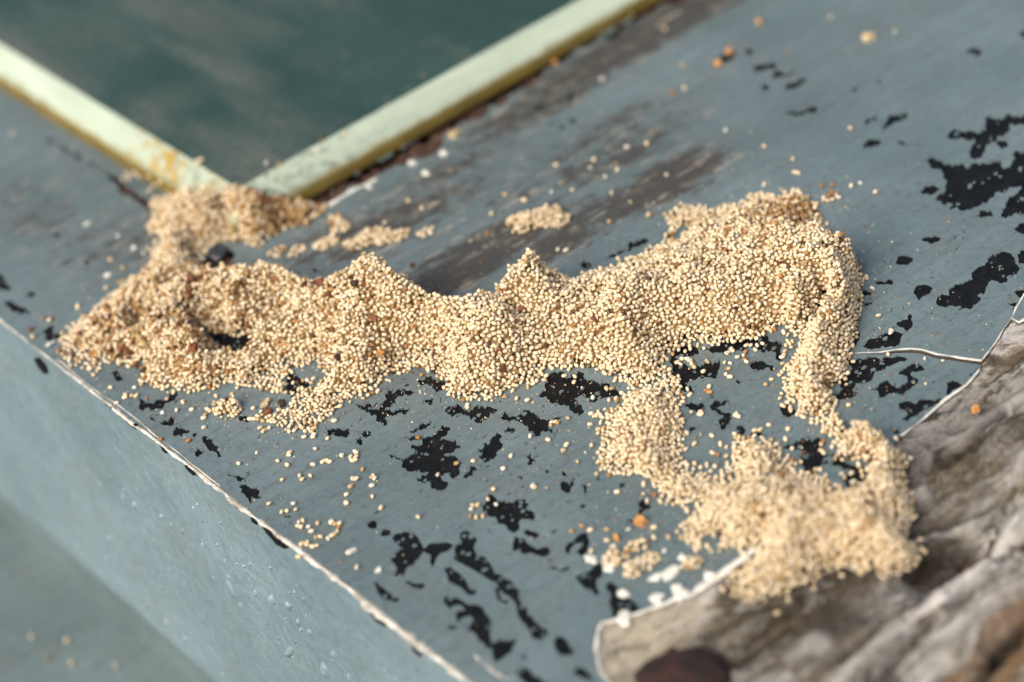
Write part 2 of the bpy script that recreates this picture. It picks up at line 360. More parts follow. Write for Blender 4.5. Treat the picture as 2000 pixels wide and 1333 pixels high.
PATCH = '''E:125,1022,205,1008,215,1040,255,1050,270,1010,300,990,285,960,310,940,355,940,400,922,430,935,460,950,440,965,400,960,345,990,360,1010,320,1035,290,1050,330,1060,385,1045,430,1035,425,1055,390,1075,350,1080,300,1090,290,1095,305,1130,280,1140,240,1110,245,1085,210,1080,160,1050
E:385,915,410,905,430,912,410,920
E:470,885,515,862,560,880,600,880,640,905,620,930,600,940,570,955,540,930,560,915,520,905
E:520,990,560,980,560,1005,535,1020,515,1010
E:625,1055,660,1030,720,1035,735,1050,800,1025,850,1040,915,1040,905,1065,860,1100,830,1125,790,1110,730,1080,700,1070,640,1080
E:935,1080,960,1055,1000,1080,1040,1075,1080,1045,1120,1060,1140,1090,1180,1095,1230,1100,1270,1078,1275,1095,1235,1115,1200,1140,1225,1180,1170,1165,1130,1200,1090,1165,1060,1135,1020,1110,985,1125,945,1110
E:945,1160,980,1142,1025,1160,1005,1180,960,1180
E:1150,985,1180,940,1200,890,1170,870,1215,840,1270,830,1300,870,1340,840,1400,850,1450,880,1500,900,1560,930,1600,960,1590,985,1520,985,1470,1000,1430,1010,1440,985,1390,960,1350,985,1390,1030,1395,1070,1370,1085,1330,1060,1290,1020,1240,1010,1200,990
E:805,1265,850,1230,890,1200,945,1187,930,1215,950,1245,940,1270,915,1301,880,1321,850,1356,840,1331,815,1296
E:415,1205,470,1195,500,1205,470,1220
E:430,1170,480,1150,500,1120,545,1108,530,1140,495,1165,450,1180
E:315,1296,345,1298,380,1321,430,1306,470,1276,435,1266,445,1240,500,1225,520,1200,560,1180,600,1155,650,1135,640,1180,600,1212,680,1215,715,1255,660,1291,620,1296,700,1311,720,1346,710,1386,690,1426,660,1431,640,1401,600,1421,640,1441,622,1496,580,1501,545,1481,540,1451,480,1451,465,1426,510,1406,480,1381,440,1396,410,1386,380,1361,390,1341,330,1321
E:725,1425,760,1370,790,1360,800,1390,770,1420,740,1435
E:0,1148,40,1150,92,1165,85,1195,50,1195,0,1180,-40,1165
E:160,1180,180,1163,210,1165,212,1190,185,1208,165,1200
E:130,1215,160,1215,165,1235,150,1248,130,1235
E:1525,210,1560,180,1620,160,1670,110,1720,95,1760,95,1740,125,1700,140,1660,165,1610,180,1570,200
E:1375,235,1400,210,1450,235,1440,255,1390,255
E:1620,215,1680,210,1720,205,1730,218,1680,230,1640,250
E:1840,80,1870,65,1910,60,1900,80,1860,95
H:1075,75,1100,55,1120,85,1145,100,1110,120,1085,120
H:1180,150,1200,145,1212,158,1195,170
H:1275,165,1300,155,1312,175,1290,185
H:1270,215,1345,200,1330,240,1325,270,1295,275,1270,250
H:1380,230,1410,220,1430,240,1410,255,1430,275,1400,290,1395,260
H:1455,200,1480,185,1492,200,1470,212
H:1600,230,1625,222,1632,242,1612,248
H:1380,340,1400,335,1418,350,1400,365,1385,360
H:1705,340,1730,310,1745,335,1772,340,1760,370,1720,400,1690,430,1670,450,1620,450,1640,420,1700,390
H:860,300,875,280,920,320,990,325,1020,310,1090,320,1085,370,1135,400,1120,430,1085,425,1060,420,1035,445,1030,490,1005,500,970,470,935,455,880,410,840,390,835,340
H:1030,190,1055,180,1070,200,1050,205
H:1060,495,1090,478,1130,490,1155,515,1130,535,1100,520,1075,510
H:1215,490,1240,482,1248,495,1225,505
H:1000,600,1005,550,1020,515,1060,525,1080,550,1120,575,1160,580,1195,570,1212,590,1200,630,1150,625,1060,615
H:1295,580,1310,555,1350,530,1380,505,1405,490,1420,520,1430,560,1420,600,1400,630,1370,620,1355,600,1385,575,1395,550,1350,560,1325,590,1320,620,1300,610
H:1200,685,1240,680,1260,700,1300,690,1325,680,1318,705,1270,715,1220,700
H:1335,735,1400,715,1440,700,1470,655,1495,665,1505,710,1495,745,1470,760,1490,830,1470,855,1440,815,1400,810,1370,770
H:1520,795,1550,770,1595,790,1580,830,1610,850,1600,830,1640,805,1650,850,1690,890,1720,930,1690,945,1640,935,1600,960,1560,975,1555,930,1540,890,1550,850
H:190,450,210,432,250,450,240,468,205,475
H:260,515,290,475,325,480,320,510,285,520
H:330,530,345,505,400,490,450,500,480,530,500,570,510,580,545,555,600,550,668,555,660,585,610,610,580,640,550,690,540,660,545,620,500,600,480,650,440,680,410,700,390,740,340,740,360,700,340,670,320,655,350,630,340,610,380,580,350,560
H:395,770,430,765,450,775,500,775,520,795,490,820,440,800
H:230,765,260,790,300,820,350,850,375,875,340,885,290,870,250,830
H:620,690,650,685,700,715,740,750,765,810,800,815,805,840,770,850,720,810,680,790,640,750
H:710,500,735,480,765,490,755,515,800,520,805,545,785,580,800,620,850,630,880,670,900,720,960,750,1000,770,1045,810,1035,860,1080,910,1085,950,1130,990,1190,1030,1200,1070,1170,1095,1120,1090,1085,1030,1050,990,1030,950,1020,900,990,860,960,840,920,790,860,755,790,710,720,670,670,640,680,590,720,550
H:900,810,920,800,940,810,925,830,935,860,980,870,995,885,960,895,915,870
H:615,870,640,850,690,855,740,885,800,890,850,940,885,980,880,1030,880,1110,930,1085,1020,1080,1015,1120,970,1180,920,1225,890,1200,880,1150,830,1110,800,1070,740,1040,720,1015,760,1010,785,985,760,960,720,970,700,1000,680,950,700,935,735,925,720,905,670,910,650,920
H:635,1015,690,1010,690,1035,650,1035
H:1235,1095,1260,1070,1300,1090,1320,1130,1355,1170,1320,1185,1270,1185,1240,1140
H:1045,1185,1070,1175,1085,1195,1065,1210
H:1015,1275,1060,1245,1100,1255,1120,1290,1170,1320,1230,1390,1150,1400,1040,1310
H:1335,1275,1370,1240,1400,1250,1440,1290,1460,1310,1440,1330,1400,1310
D:25,455,70,445,110,465,140,480,165,510,150,525,115,515,100,495,50,475
D:150,400,175,385,200,400,185,425,160,420
D:-40,290,30,320,40,350,65,370,40,390,0,385,-30,350
D:215,610,250,600,270,580,300,575,295,600,320,620,350,640,310,650,280,670,255,655,260,630
D:610,845,650,820,665,850,695,870,665,890,640,875
D:640,790,690,785,685,805,650,810
D:765,990,800,990,815,1005,860,1010,900,985,950,960,985,950,990,975,960,1000,930,1010,900,1045,860,1050,820,1040,790,1055,768,1045
D:880,1110,920,1105,980,1100,970,1120,930,1135,895,1130
D:820,1085,860,1090,880,1115,840,1105
D:965,1170,985,1145,1030,1155,1060,1160,1055,1175,1025,1180,1010,1200,970,1195
D:1065,1190,1095,1180,1110,1190,1085,1205
D:1120,1205,1150,1190,1180,1215,1200,1245,1225,1290,1240,1310,1215,1315,1180,1280,1145,1250,1130,1225
D:1085,1280,1110,1265,1145,1280,1120,1300,1105,1315,1088,1300
D:1330,1090,1365,1078,1395,1095,1385,1120,1345,1115
D:1590,900,1610,850,1630,838,1660,850,1690,880,1725,905,1690,930,1680,965,1640,990,1610,975,1590,940
D:1808,1148,1860,1150,1895,1165,1950,1158,1948,1185,1905,1198,1860,1185
D:1730,265,1760,255,1780,270,1760,285
D:300,75,320,62,338,78,325,98,305,92
D:470,225,485,215,495,235,478,243
D:678,240,700,228,712,248,690,262
G:1265,170,1310,180,1340,190,1350,185,1368,205,1340,220,1320,205
G:1330,240,1360,225,1395,245,1430,245,1445,275,1440,290,1460,305,1430,310,1400,300,1415,330,1390,330,1370,300,1345,280
G:1585,400,1615,400,1620,420,1590,420
F:1425,95,1460,82,1500,75,1540,88,1525,110,1480,125,1440,112
F:1280,230,1290,195,1330,185,1385,205,1375,225,1330,240,1300,242
F:1002,305,1015,283,1050,272,1085,283,1098,305,1085,328,1050,338,1015,330
F:1165,340,1200,328,1225,335,1250,318,1270,335,1265,355,1225,350,1180,350
F:1380,400,1395,360,1430,348,1470,355,1490,370,1470,405,1430,420,1410,440,1400,420
F:1505,455,1515,420,1540,400,1580,405,1575,370,1620,345,1680,330,1710,320,1705,285,1740,255,1780,240,1800,200,1850,175,1900,165,1945,195,1950,230,1975,255,1960,290,1910,300,1900,340,1860,345,1810,330,1785,370,1780,400,1750,410,1755,440,1715,465,1700,490,1640,495,1600,470,1560,480
F:1935,395,1970,378,2010,378,2010,425,1970,425
F:1908,455,1940,447,1975,442,1965,462,1935,475
F:1940,40,1975,5,2010,0,2060,0,2060,55,1965,60
F:1960,185,1985,155,2060,150,2060,235,1970,235
F:1080,385,1115,380,1155,395,1150,415,1110,415
F:1000,350,1030,348,1055,365,1040,380,1005,372
F:1105,470,1120,450,1155,443,1150,460
F:1070,460,1085,452,1098,465,1085,480
F:1050,500,1080,490,1085,505,1060,520
F:1285,570,1320,545,1345,538,1360,510,1375,515,1368,545,1378,575,1360,600,1345,618,1325,590,1300,585
F:1090,690,1110,685,1140,650,1190,635,1240,615,1300,612,1330,625,1310,665,1300,690,1250,698,1180,708,1110,712
F:1030,620,1060,610,1090,625,1080,660,1060,690,1030,715,1020,680
F:1030,770,1090,760,1180,755,1200,762,1280,752,1340,758,1350,768,1330,780,1260,800,1210,830,1160,850,1150,880,1100,905,1060,900,1040,940,1070,945,1060,970,980,990,930,1005,900,1010,930,970,980,940,960,900,910,905,890,870,950,840,1000,850,1040,820,1010,790
F:1145,940,1180,925,1200,895,1235,880,1255,905,1310,920,1350,890,1340,860,1300,855,1310,830,1360,800,1395,785,1430,800,1445,825,1400,840,1375,835,1365,850,1405,870,1410,890,1380,920,1350,940,1320,970,1260,960,1220,980,1190,985,1185,945
F:1300,1010,1340,995,1400,1010,1440,985,1500,1000,1550,980,1540,1002,1490,1030,1450,1045,1420,1065,1380,1090,1350,1118,1330,1105,1300,1105,1350,1075,1330,1050,1300,1040
F:1570,890,1600,880,1640,900,1665,908,1640,922,1600,940,1580,965,1565,970,1570,930
F:1690,850,1735,828,1738,836,1700,865
F:20,720,60,715,160,690,300,680,500,640,560,630,620,660,660,690,640,720,660,760,620,770,590,720,540,730,500,700,440,720,380,720,340,750,310,730,260,760,200,700,180,740,130,750,80,740,200,800,300,770,290,850,240,870,160,890,110,900,150,940,160,960,100,950,50,940,20,910,0,880,40,840,20,780
F:470,800,510,775,560,790,610,815,600,832,540,830,490,825
F:385,890,405,878,430,890,405,905
F:105,1030,140,1005,200,1005,220,1025,180,1060,130,1050
F:240,1030,270,1000,340,990,335,1015,290,1040,370,1070,360,1130,330,1165,300,1150,290,1110,320,1080,260,1055
F:640,1050,645,1010,670,1005,720,1045,750,1080,700,1085,660,1085
F:470,1190,480,1160,520,1160,545,1180,520,1200,480,1200
F:110,1160,150,1140,190,1140,170,1160
F:390,1150,400,1130,430,1135,430,1190,410,1190
I:650,20,700,0,730,-20,800,-30,850,-40,890,0,870,40,900,60,880,90,960,80,990,60,1000,100,1050,120,1110,130,1125,160,1110,200,1050,240,1000,230,950,200,980,180,1040,180,1060,160,990,150,950,130,900,110,860,130,830,150,790,175,775,140,720,110,740,90,800,60,760,40
F:1250,1140,1290,1155,1310,1172,1290,1185,1260,1170
C:1565,760,1590,735,1640,725,1700,720,1760,740,1780,690,1770,650,1800,640,1830,660,1870,665,1900,640,1960,640,2060,570,2060,680,1960,700,1930,690,1920,730,1880,760,1840,790,1780,830,1760,880,1730,890,1690,850,1710,810,1720,770,1680,790,1620,775,1580,775
C:1840,790,1870,780,1910,795,1900,825,1860,820
C:1450,900,1490,880,1540,900,1620,920,1700,925,1740,905,1800,910,1870,905,1880,940,1920,930,1950,880,1935,850,1960,835,2060,830,2060,1010,1960,1050,1900,1070,1860,1060,1830,1100,1800,1130,1740,1150,1680,1170,1630,1160,1590,1175,1565,1155,1600,1135,1540,1140,1505,1120,1530,1080,1560,1040,1560,1000,1530,990,1550,970,1500,945,1475,930
C:1425,1060,1450,1035,1500,1028,1528,1045,1510,1070,1470,1090,1435,1085
C:1850,1160,1900,1130,1950,1085,2060,1030,2060,1190,1930,1210,1870,1210,1880,1170
C:1740,1205,1775,1170,1820,1190,1825,1210,1780,1212
C:1105,680,1140,665,1205,660,1170,680,1115,700
C:1200,720,1230,680,1290,640,1340,625,1352,645,1310,680,1260,700
C:1105,830,1120,790,1160,770,1205,795,1180,815,1140,825
C:1285,795,1310,785,1340,795,1315,812
C:1680,290,1715,265,1760,275,1765,295,1730,310,1690,305
C:490,385,530,355,600,345,640,355,620,375,560,390,500,405
C:570,420,640,395,720,390,710,410,650,425,600,435
C:655,490,690,460,740,430,790,430,785,460,740,485,690,505
C:535,480,555,470,575,485,550,505
C:665,630,710,615,755,615,800,600,855,600,840,625,760,640,690,640
C:440,290,465,265,490,285,465,310
C:250,370,280,330,330,300,390,290,380,330,330,350,290,385
C:1035,500,1055,485,1075,498,1055,515
C:1172,452,1188,445,1198,458,1183,465
C:1975,180,2000,165,2060,185,2000,215
P:408,648,440,645,470,652,500,648,535,652,540,660,520,670,505,678,480,684,450,684,430,676,415,664
P:268,650,282,638,296,644,288,660
B:1195,520,1215,508,1232,522,1212,534
B:1295,545,1320,520,1345,540,1325,565
B:1245,560,1262,550,1275,565,1258,575
B:1115,610,1145,588,1180,590,1160,612,1130,622
B:1315,672,1340,660,1370,672,1345,690
B:1205,690,1222,680,1236,692,1220,703
B:1255,710,1277,698,1296,712,1275,724'''

# outline of the grey paint on the sill top, and of the bare wood
WOODLINE = [(1200, 1345), (1172, 1308), (1163, 1268), (1167, 1237), (1176, 1216), (1205, 1209), (1240, 1199), (1262, 1190), (1300, 1178), (1325, 1163), (1349, 1164), (1380, 1140),
            (1405, 1124), (1458, 1083), (1489, 1062), (1540, 1030), (1600, 1000), (1700, 925), (1759, 850), (1797, 822), (1846, 780), (1888, 750), (1915, 720), (1917, 706),
            (1945, 668), (1962, 640), (1976, 622), (1990, 630), (2030, 612), (2090, 560)]
wl_rag = []
rr = random.Random(3)
for a, b in zip(WOODLINE[:-1], WOODLINE[1:]):
    L = math.hypot(b[0] - a[0], b[1] - a[1]); k = max(1, int(L / 7))
    for i in range(k):
        t = i / k; j = rr.uniform(-1.3, 1.3)
        wl_rag.append((a[0] + (b[0] - a[0]) * t - (b[1] - a[1]) / L * j, a[1] + (b[1] - a[1]) * t + (b[0] - a[0]) / L * j))
wl_rag.append(WOODLINE[-1])
woodline_mm = [on_sill(*p)[:2] for p in wl_rag]
XR, YB, YT = 330.0, -125.0, 260.0
wood_end = woodline_mm[-1]
edge_pts = []
yy = YT
while yy > -80:
    edge_pts.append((EDGE_X + 0.05 + 0.22 * random.random() + .25 * float(vnoise(np.array(yy * .12), np.array(3.1))), yy)); yy -= random.uniform(.6, 1.4)
first = woodline_mm[0]
outer = [(XR, YT)] + edge_pts + [(EDGE_X, -82.0), (first[0] - 2, -82.0)] + [tuple(p) for p in woodline_mm] + [(XR, wood_end[1] + 6)]

patches = []
for k, line in enumerate(PATCH.split('\n')):
    sh, d = line.split(':')
    pts = [px_of(sh, *p) for p in nums(d)]
    smooth_zone = (sh == 'H' and pts[0][1] > 1030) or (sh == 'F' and pts[0][0] > 1640)
    pts = ragged(pts, .15 if smooth_zone else .32, 3.5, k)
    patches.append([tuple(on_sill(*p)[:2]) for p in pts])
n_patch = len(patches)
rp = random.Random(21); islets = []
for k in range(n_patch):                       # islets of paint left standing in the larger chips
    q = np.array(patches[k]); lo = q.min(0); hi = q.max(0)
    if (hi - lo).max() < 4.5: continue
    for _ in range(int((hi - lo).prod() * .22) + 1):
        c = (rp.uniform(lo[0], hi[0]), rp.uniform(lo[1], hi[1]))
        if not inside(q, np.array([c[0]]), np.array([c[1]]))[0]: continue
        r0 = rp.uniform(.08, .34); a0 = rp.uniform(0, 6.28)
        islets.append([(c[0] + r0 * rp.uniform(.5, 1.7) * math.cos(a0 + i * 1.05), c[1] + r0 * rp.uniform(.5, 1.2) * math.sin(a0 + i * 1.05)) for i in range(6)])
# hairline cracks running out of the chipped areas
rc = random.Random(11)
for (cx, cy, r, n) in ((760, 790, 60, 9), (880, 880, 90, 8), (430, 800, 60, 10), (350, 790, 50, 6), (1120, 800, 80, 6), (1400, 790, 90, 8), (1800, 600, 60, 7), (1700, 790, 60, 4),
                       (960, 990, 70, 4), (590, 840, 60, 6), (470, 930, 50, 5), (1380, 720, 60, 6), (1080, 850, 60, 4), (1850, 450, 60, 4), (1750, 500, 40, 3)):
    for _ in range(n):
        x = cx + rc.gauss(0, r * .5); y = cy + rc.gauss(0, r * .35); a = rc.uniform(0, 6.283); L = rc.uniform(9, 30)
        P1 = []; P2 = []; m = 5
        for i in range(m):
            w = .75 * math.sin(math.pi * (i + .15) / (m - .7)) + .12
            P1.append((x - math.sin(a) * w, y + math.cos(a) * w)); P2.append((x + math.sin(a) * w, y - math.cos(a) * w))
            a += rc.uniform(-.6, .6); x += math.cos(a) * L / m; y += math.sin(a) * L / m
        patches.append([tuple(on_sill(*p)[:2]) for p in P1 + P2[::-1]])
n_crack = len(patches)
# rotten gap beside the glass, and the hole under the bent nail
CAV = [[(640, 398), (700, 362), (735, 345), (790, 322), (800, 318), (812, 308), (850, 300), (868, 282), (862, 268), (885, 255), (905, 240), (960, 205), (1010, 178), (1060, 148), (1100, 122), (1150, 92), (1200, 62),
        (1290, 10), (1400, -60), (1380, -65), (1270, 0), (1150, 72), (1000, 162), (800, 280), (700, 340), (600, 385), (560, 400), (600, 408)],
       [(372, 528), (395, 505), (418, 492), (445, 488), (462, 498), (450, 520), (420, 535), (385, 540)],
       [(100, 268), (150, 300), (200, 328), (250, 365), (290, 395), (310, 420), (300, 425), (262, 392), (215, 352), (150, 312), (90, 275)]]
for k, c in enumerate(CAV):
    patches.append([tuple(on_sill(*p)[:2]) for p in ragged(c, .2, 6, 100 + k)])

# paint sheet with real holes
V2 = []; E2 = []
# a crack through the film: gap towards the bare wood
CRACK = [(1655, 691), (1690, 689), (1721, 688), (1750, 683), (1780, 681), (1800, 683), (1830, 692), (1860, 696), (1885, 700), (1917, 705)]
crack_poly = [on_sill(x, y + 1)[:2] for x, y in CRACK] + [on_sill(x, y + 1 + 7.5 * min(1, (x - 1650) / 120.))[:2] for x, y in CRACK[::-1]]
pits = []
for _ in range(520):                            # pinprick chips round the larger ones
    q = patches[rp.randrange(n_patch)]; c = q[rp.randrange(len(q))]
    c = (c[0] + rp.gauss(0, 1.5), c[1] + rp.gauss(0, 1.2)); r0 = rp.uniform(.05, .2); a0 = rp.uniform(0, 6.28); el = rp.uniform(.8, 2.4)
    pits.append([(c[0] + r0 * el * rp.uniform(.6, 1.3) * math.cos(a0 + i * 1.256), c[1] + r0 * rp.uniform(.6, 1.3) * math.sin(a0 + i * 1.256)) for i in range(5)])
loops = [outer] + islets + patches + [crack_poly] + pits
NI = len(islets)
order = list(range(NI + 1, len(loops))) + list(range(1, NI + 1))
for poly in loops:
    i0 = len(V2); n = len(poly)
    V2 += [Vector((float(p[0]), float(p[1]))) for p in poly]; E2 += [(i0 + i, i0 + (i + 1) % n) for i in range(n)]
rv, re, rf, ov, oe, of = delaunay_2d_cdt(V2, E2, [], 0, 1e-5)
rf = [list(f) for f in rf]
cen = np.array([[sum(rv[i].x for i in f) / 3, sum(rv[i].y for i in f) / 3] for f in rf])
owner = np.where(inside(outer, cen[:, 0], cen[:, 1]), 0, -1)
for k in order:
    poly = loops[k]; q = np.asarray([tuple(p) for p in poly]); lo = q.min(0); hi = q.max(0)
    near = np.nonzero((cen[:, 0] > lo[0]) & (cen[:, 0] < hi[0]) & (cen[:, 1] > lo[1]) & (cen[:, 1] < hi[1]) & (owner >= 0))[0]
    if len(near): owner[near[inside(q, cen[near, 0], cen[near, 1])]] = 0 if k <= NI else k
film_f = [rf[i] for i in np.nonzero(owner == 0)[0]]
patch_f = {}
PIT0 = NI + len(patches) + 2
for i in np.nonzero(owner > 0)[0]: patch_f.setdefault(min(int(owner[i]), PIT0), []).append(rf[i])
def oriented(f):
    a, b, c = (rv[f[0]], rv[f[1]], rv[f[2]])
    return f if (b - a).cross(c - a) > 0 else f[::-1]
film_f = [oriented(f) for f in film_f]
cnt = {}
for f in film_f:
    for a, b in zip(f, f[1:] + f[:1]): cnt[(a, b)] = 1
fv = [(v.x, v.y, 0.0) for v in rv]; nb = len(fv); fv += [(v.x, v.y, -FILM) for v in rv]
ff = list(film_f)
for (a, b) in cnt:
    if (b, a) not in cnt: ff.append([a, a + nb, b + nb, b])
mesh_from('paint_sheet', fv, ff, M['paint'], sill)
for idx, fl in patch_f.items():
    k = idx - 1 - NI
    used = sorted({i for f in fl for i in f}); mp = {v: i for i, v in enumerate(used)}
    depth = FILM + .004
    if k < n_patch: name, mat_ = 'bare_patch', M['black']
    elif k < n_crack: name, mat_ = 'paint_crack', M['black']
    elif k < len(patches): name, mat_, depth = 'rot_cavity', M['cavity'], 1.6
    elif idx == PIT0: name, mat_ = 'paint_pits', M['black']
    else: name, mat_ = 'paint_crack', M['core']
    vs = [(rv[i].x, rv[i].y, -depth) for i in used]
    fs = [[mp[i] for i in oriented(f)] for f in fl]
    if name == 'rot_cavity':
        bm = bmesh.new()
        bv = [bm.verts.new(v) for v in vs]
        for f in fs: bm.faces.new([bv[i] for i in f])
        bmesh.ops.subdivide_edges(bm, edges=bm.edges[:], cuts=3, use_grid_fill=True)
        for v in bm.verts:
            v.co.z = -1.2 + .9 * float(vnoise(np.array(v.co.x * .9), np.array(v.co.y * .9), 5)) + .35 * float(vnoise(np.array(v.co.x * 2.3), np.array(v.co.y * 2.3), 8))
            if v.is_boundary: v.co.z = min(v.co.z, -.3)
        bm.verts.index_update()
        vs = [tuple(v.co) for v in bm.verts]; fs = [[v.index for v in f.verts] for f in bm.faces]; bm.free()
        o = mesh_from(name, vs, fs, mat_, sill, True)
        o['label'] = 'dark rotten gap in the timber beside the glass edge'
    else:
        # a patch has the body of the undercoat layer below it
        nv = len(vs); vs2 = vs + [(x, y, z - .1) for x, y, z in vs]
        ed = set()
        for f in fs:
            for a, b in zip(f, f[1:] + f[:1]): ed.add((a, b))
        fs2 = fs + [[a, a + nv, b + nv, b] for a, b in ed if (b, a) not in ed]
        o = mesh_from(name, vs2, fs2, mat_, sill)
        if name == 'paint_pits': o['kind'] = 'stuff'

# timber body below the paint
def box(name, x0, x1, y0, y1, z0, z1, mat, parent=None):
    v = [(x, y, z) for z in (z0, z1) for y in (y0, y1) for x in (x0, x1)]
    f = [[0, 2, 3, 1], [4, 5, 7, 6], [0, 1, 5, 4], [2, 6, 7, 3], [0, 4, 6, 2], [1, 3, 7, 5]]
    return mesh_from(name, v, f, mat, parent)
box('timber_core', EDGE_X + 5.2, XR, YB, YT, -FACE_H + 1, -6.0, M['core'], sill)
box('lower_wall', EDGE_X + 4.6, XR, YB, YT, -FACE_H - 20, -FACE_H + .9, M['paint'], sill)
box('under_layer', EDGE_X + .3, XR - 1, -20, YT - 1, -5.9, -2.6, M['core'], sill)

# front face of the sill: gently uneven painted board with a rounded foot
ys = np.arange(-90, 240.1, .8); 
zs = np.concatenate([[0.0, -.12, -.3, -.6], np.arange(-1.2, -FACE_H + 4.6, -.8), -FACE_H + 4.5 - 4.5 * np.sin(np.linspace(0, math.pi / 2, 10))])
fvx = []; 
for z in zs:
    wob = .22 * vnoise(ys * .05, np.full_like(ys, z * .11), 2) + .05 * vnoise(ys * .35, np.full_like(ys, z * .5), 4)
    inset = 0
    if z > -.5: inset = .22 * (1 + z / .5)
    if z < -FACE_H + 4.5: inset = 5.0 * (1 - math.sqrt(max(0, 1 - ((-FACE_H + 4.5 - z) / 4.5) ** 2)))
    edge = .12 * vnoise(ys * .9, np.zeros_like(ys), 9) if z > -.2 else 0
    for y, w in zip(ys, wob): fvx.append((EDGE_X + inset - w * min(1, -z / 3), y, z - .05 + (float(vnoise(np.array(y * .8), np.array(.5), 9)) * .1 if z > -.2 else 0)))
ny = len(ys)
fff = [[r * ny + c, r * ny + c + 1, (r + 1) * ny + c + 1, (r + 1) * ny + c] for r in range(len(zs) - 1) for c in range(ny - 1)]
mesh_from('front_board', fvx, fff, M['lit_paint'], sill, True)

# broken pale paint lip along the arris
def ribbon(name, path, width, lift, mat, parent, seed=0, crown=.12, label=None):
    """a torn strip following a path (mm), uneven width, raised middle, curled edge"""
    r = random.Random(seed); path = [np.asarray(p, float) for p in path]
    # resample
    out = [path[0]]
    for a, b in zip(path[:-1], path[1:]):
        k = max(1, int(np.linalg.norm(b - a) / .45))
        for i in range(1, k + 1): out.append(a + (b - a) * i / k)
    vs = []; fs = []; prof = [(-.5, -.10), (-.46, .45), (-.05, .62), (.45, .5), (.5, -.10)]
    for i, p in enumerate(out):
        t = out[min(i + 1, len(out) - 1)] - out[max(i - 1, 0)]; t /= np.linalg.norm(t)
        nrm = np.array([-t[1], t[0], 0]); nl = np.linalg.norm(nrm); nrm = nrm / nl if nl > 1e-6 else np.array([1, 0, 0])
        s = i / max(1, len(out) - 1)
        w = width(s) if callable(width) else width
        w *= max(.12, 1 + .75 * float(vnoise(np.array(i * .33), np.array(seed * 1.7), 1)) + .45 * float(vnoise(np.array(i * .11), np.array(seed * 3.1), 2)) + r.uniform(-.3, .3))
        w = max(w, .03)
        off = .25 * w * float(vnoise(np.array(i * .21), np.array(seed * 2.3), 3))
        for (u, h) in prof:
            q = p + nrm * (u * w + off)
            vs.append((q[0], q[1], q[2] + lift + h * crown * min(1, w / .3) * (1 + r.uniform(-.3, .3))))
    m = len(prof)
    for i in range(len(out) - 1):
        for j in range(m - 1): fs.append([i * m + j, i * m + j + 1, (i + 1) * m + j + 1, (i + 1) * m + j])
    o = mesh_from(name, vs, fs, mat, parent, True)
    if label: o['label'] = label
    return o
arris = [(EDGE_X - .02 + .10 * float(vnoise(np.array(y * .25), np.array(.2), 6)), y, -.06) for y in np.arange(239, -82, -1.0)]
def arris_w(s):
    y = 239 - s * 320
    return np.interp(y, [-80, -40, -20, 5, 20, 30, 40, 60, 100], [.9, .85, .72, .5, .42, .55, .36, .26, .2])
ribbon('paint_lip', arris, arris_w, -.03, M['lip'], sill, 2, .16, 'pale cracked paint lip along the front edge')
# second, thinner torn strand with dark slots beside it
strand = [(EDGE_X + .55 + .22 * float(vnoise(np.array(y * .2), np.array(8.2), 6)), y, .0) for y in np.arange(52, 8, -1.0)]
ribbon('paint_lip', strand, .16, .01, M['lip'], sill, 5, .08)

# white broken edges of the paint film
def line_mm(pts, z=0.0, dx=0, dy=0): return [on_sill(x + dx, y + dy, z) for x, y in pts]
ribbon('paint_lip', line_mm([(1480, 1068)] + [(1458, 1083), (1405, 1124), (1380, 1140), (1349, 1164), (1325, 1167), (1300, 1180), (1262, 1192), (1240, 1200), (1205, 1211), (1176, 1218), (1167, 1238), (1163, 1270), (1172, 1310), (1195, 1340)]),
       lambda s: .62 if s < .5 else (.5 if s < .8 else .24), 0, M['primer'], sill, 8, .14, 'white torn paint edge beside the bare wood')
ribbon('paint_lip', line_mm([(1759, 852), (1797, 824), (1846, 782), (1888, 752), (1914, 722)]), .26, 0, M['primer'], sill, 9, .12)
ribbon('paint_lip', line_mm([(1917, 705), (1945, 668), (1962, 640), (1976, 622), (1985, 600), (2010, 560)]), .17, 0, M['primer'], sill, 12, .1)
ribbon('paint_lip', line_mm([(1976, 622), (1990, 630), (2030, 612)]), .3, 0, M['primer'], sill, 13, .1)
ribbon('paint_lip', line_mm(CRACK), lambda s: .08 + .20 * s ** .7, 0, M['primer'], sill, 14, .14, 'white lifted edge of the crack in the paint')
ribbon('paint_lip', line_mm([(640, 402), (690, 372), (735, 350)]), .6, 0, M['primer'], sill, 15, .2)
ribbon('paint_lip', line_mm([px_of('H', 640, 1065), px_of('H', 700, 1130), px_of('H', 790, 1185)]), .42, -.03, M['paint'], sill, 16, .06)
ribbon('paint_lip', line_mm([px_of('H', 790, 1185), px_of('H', 880, 1265), px_of('H', 960, 1310), px_of('H', 1010, 1330)]), .22, -.02, M['lip'], sill, 17, .06)

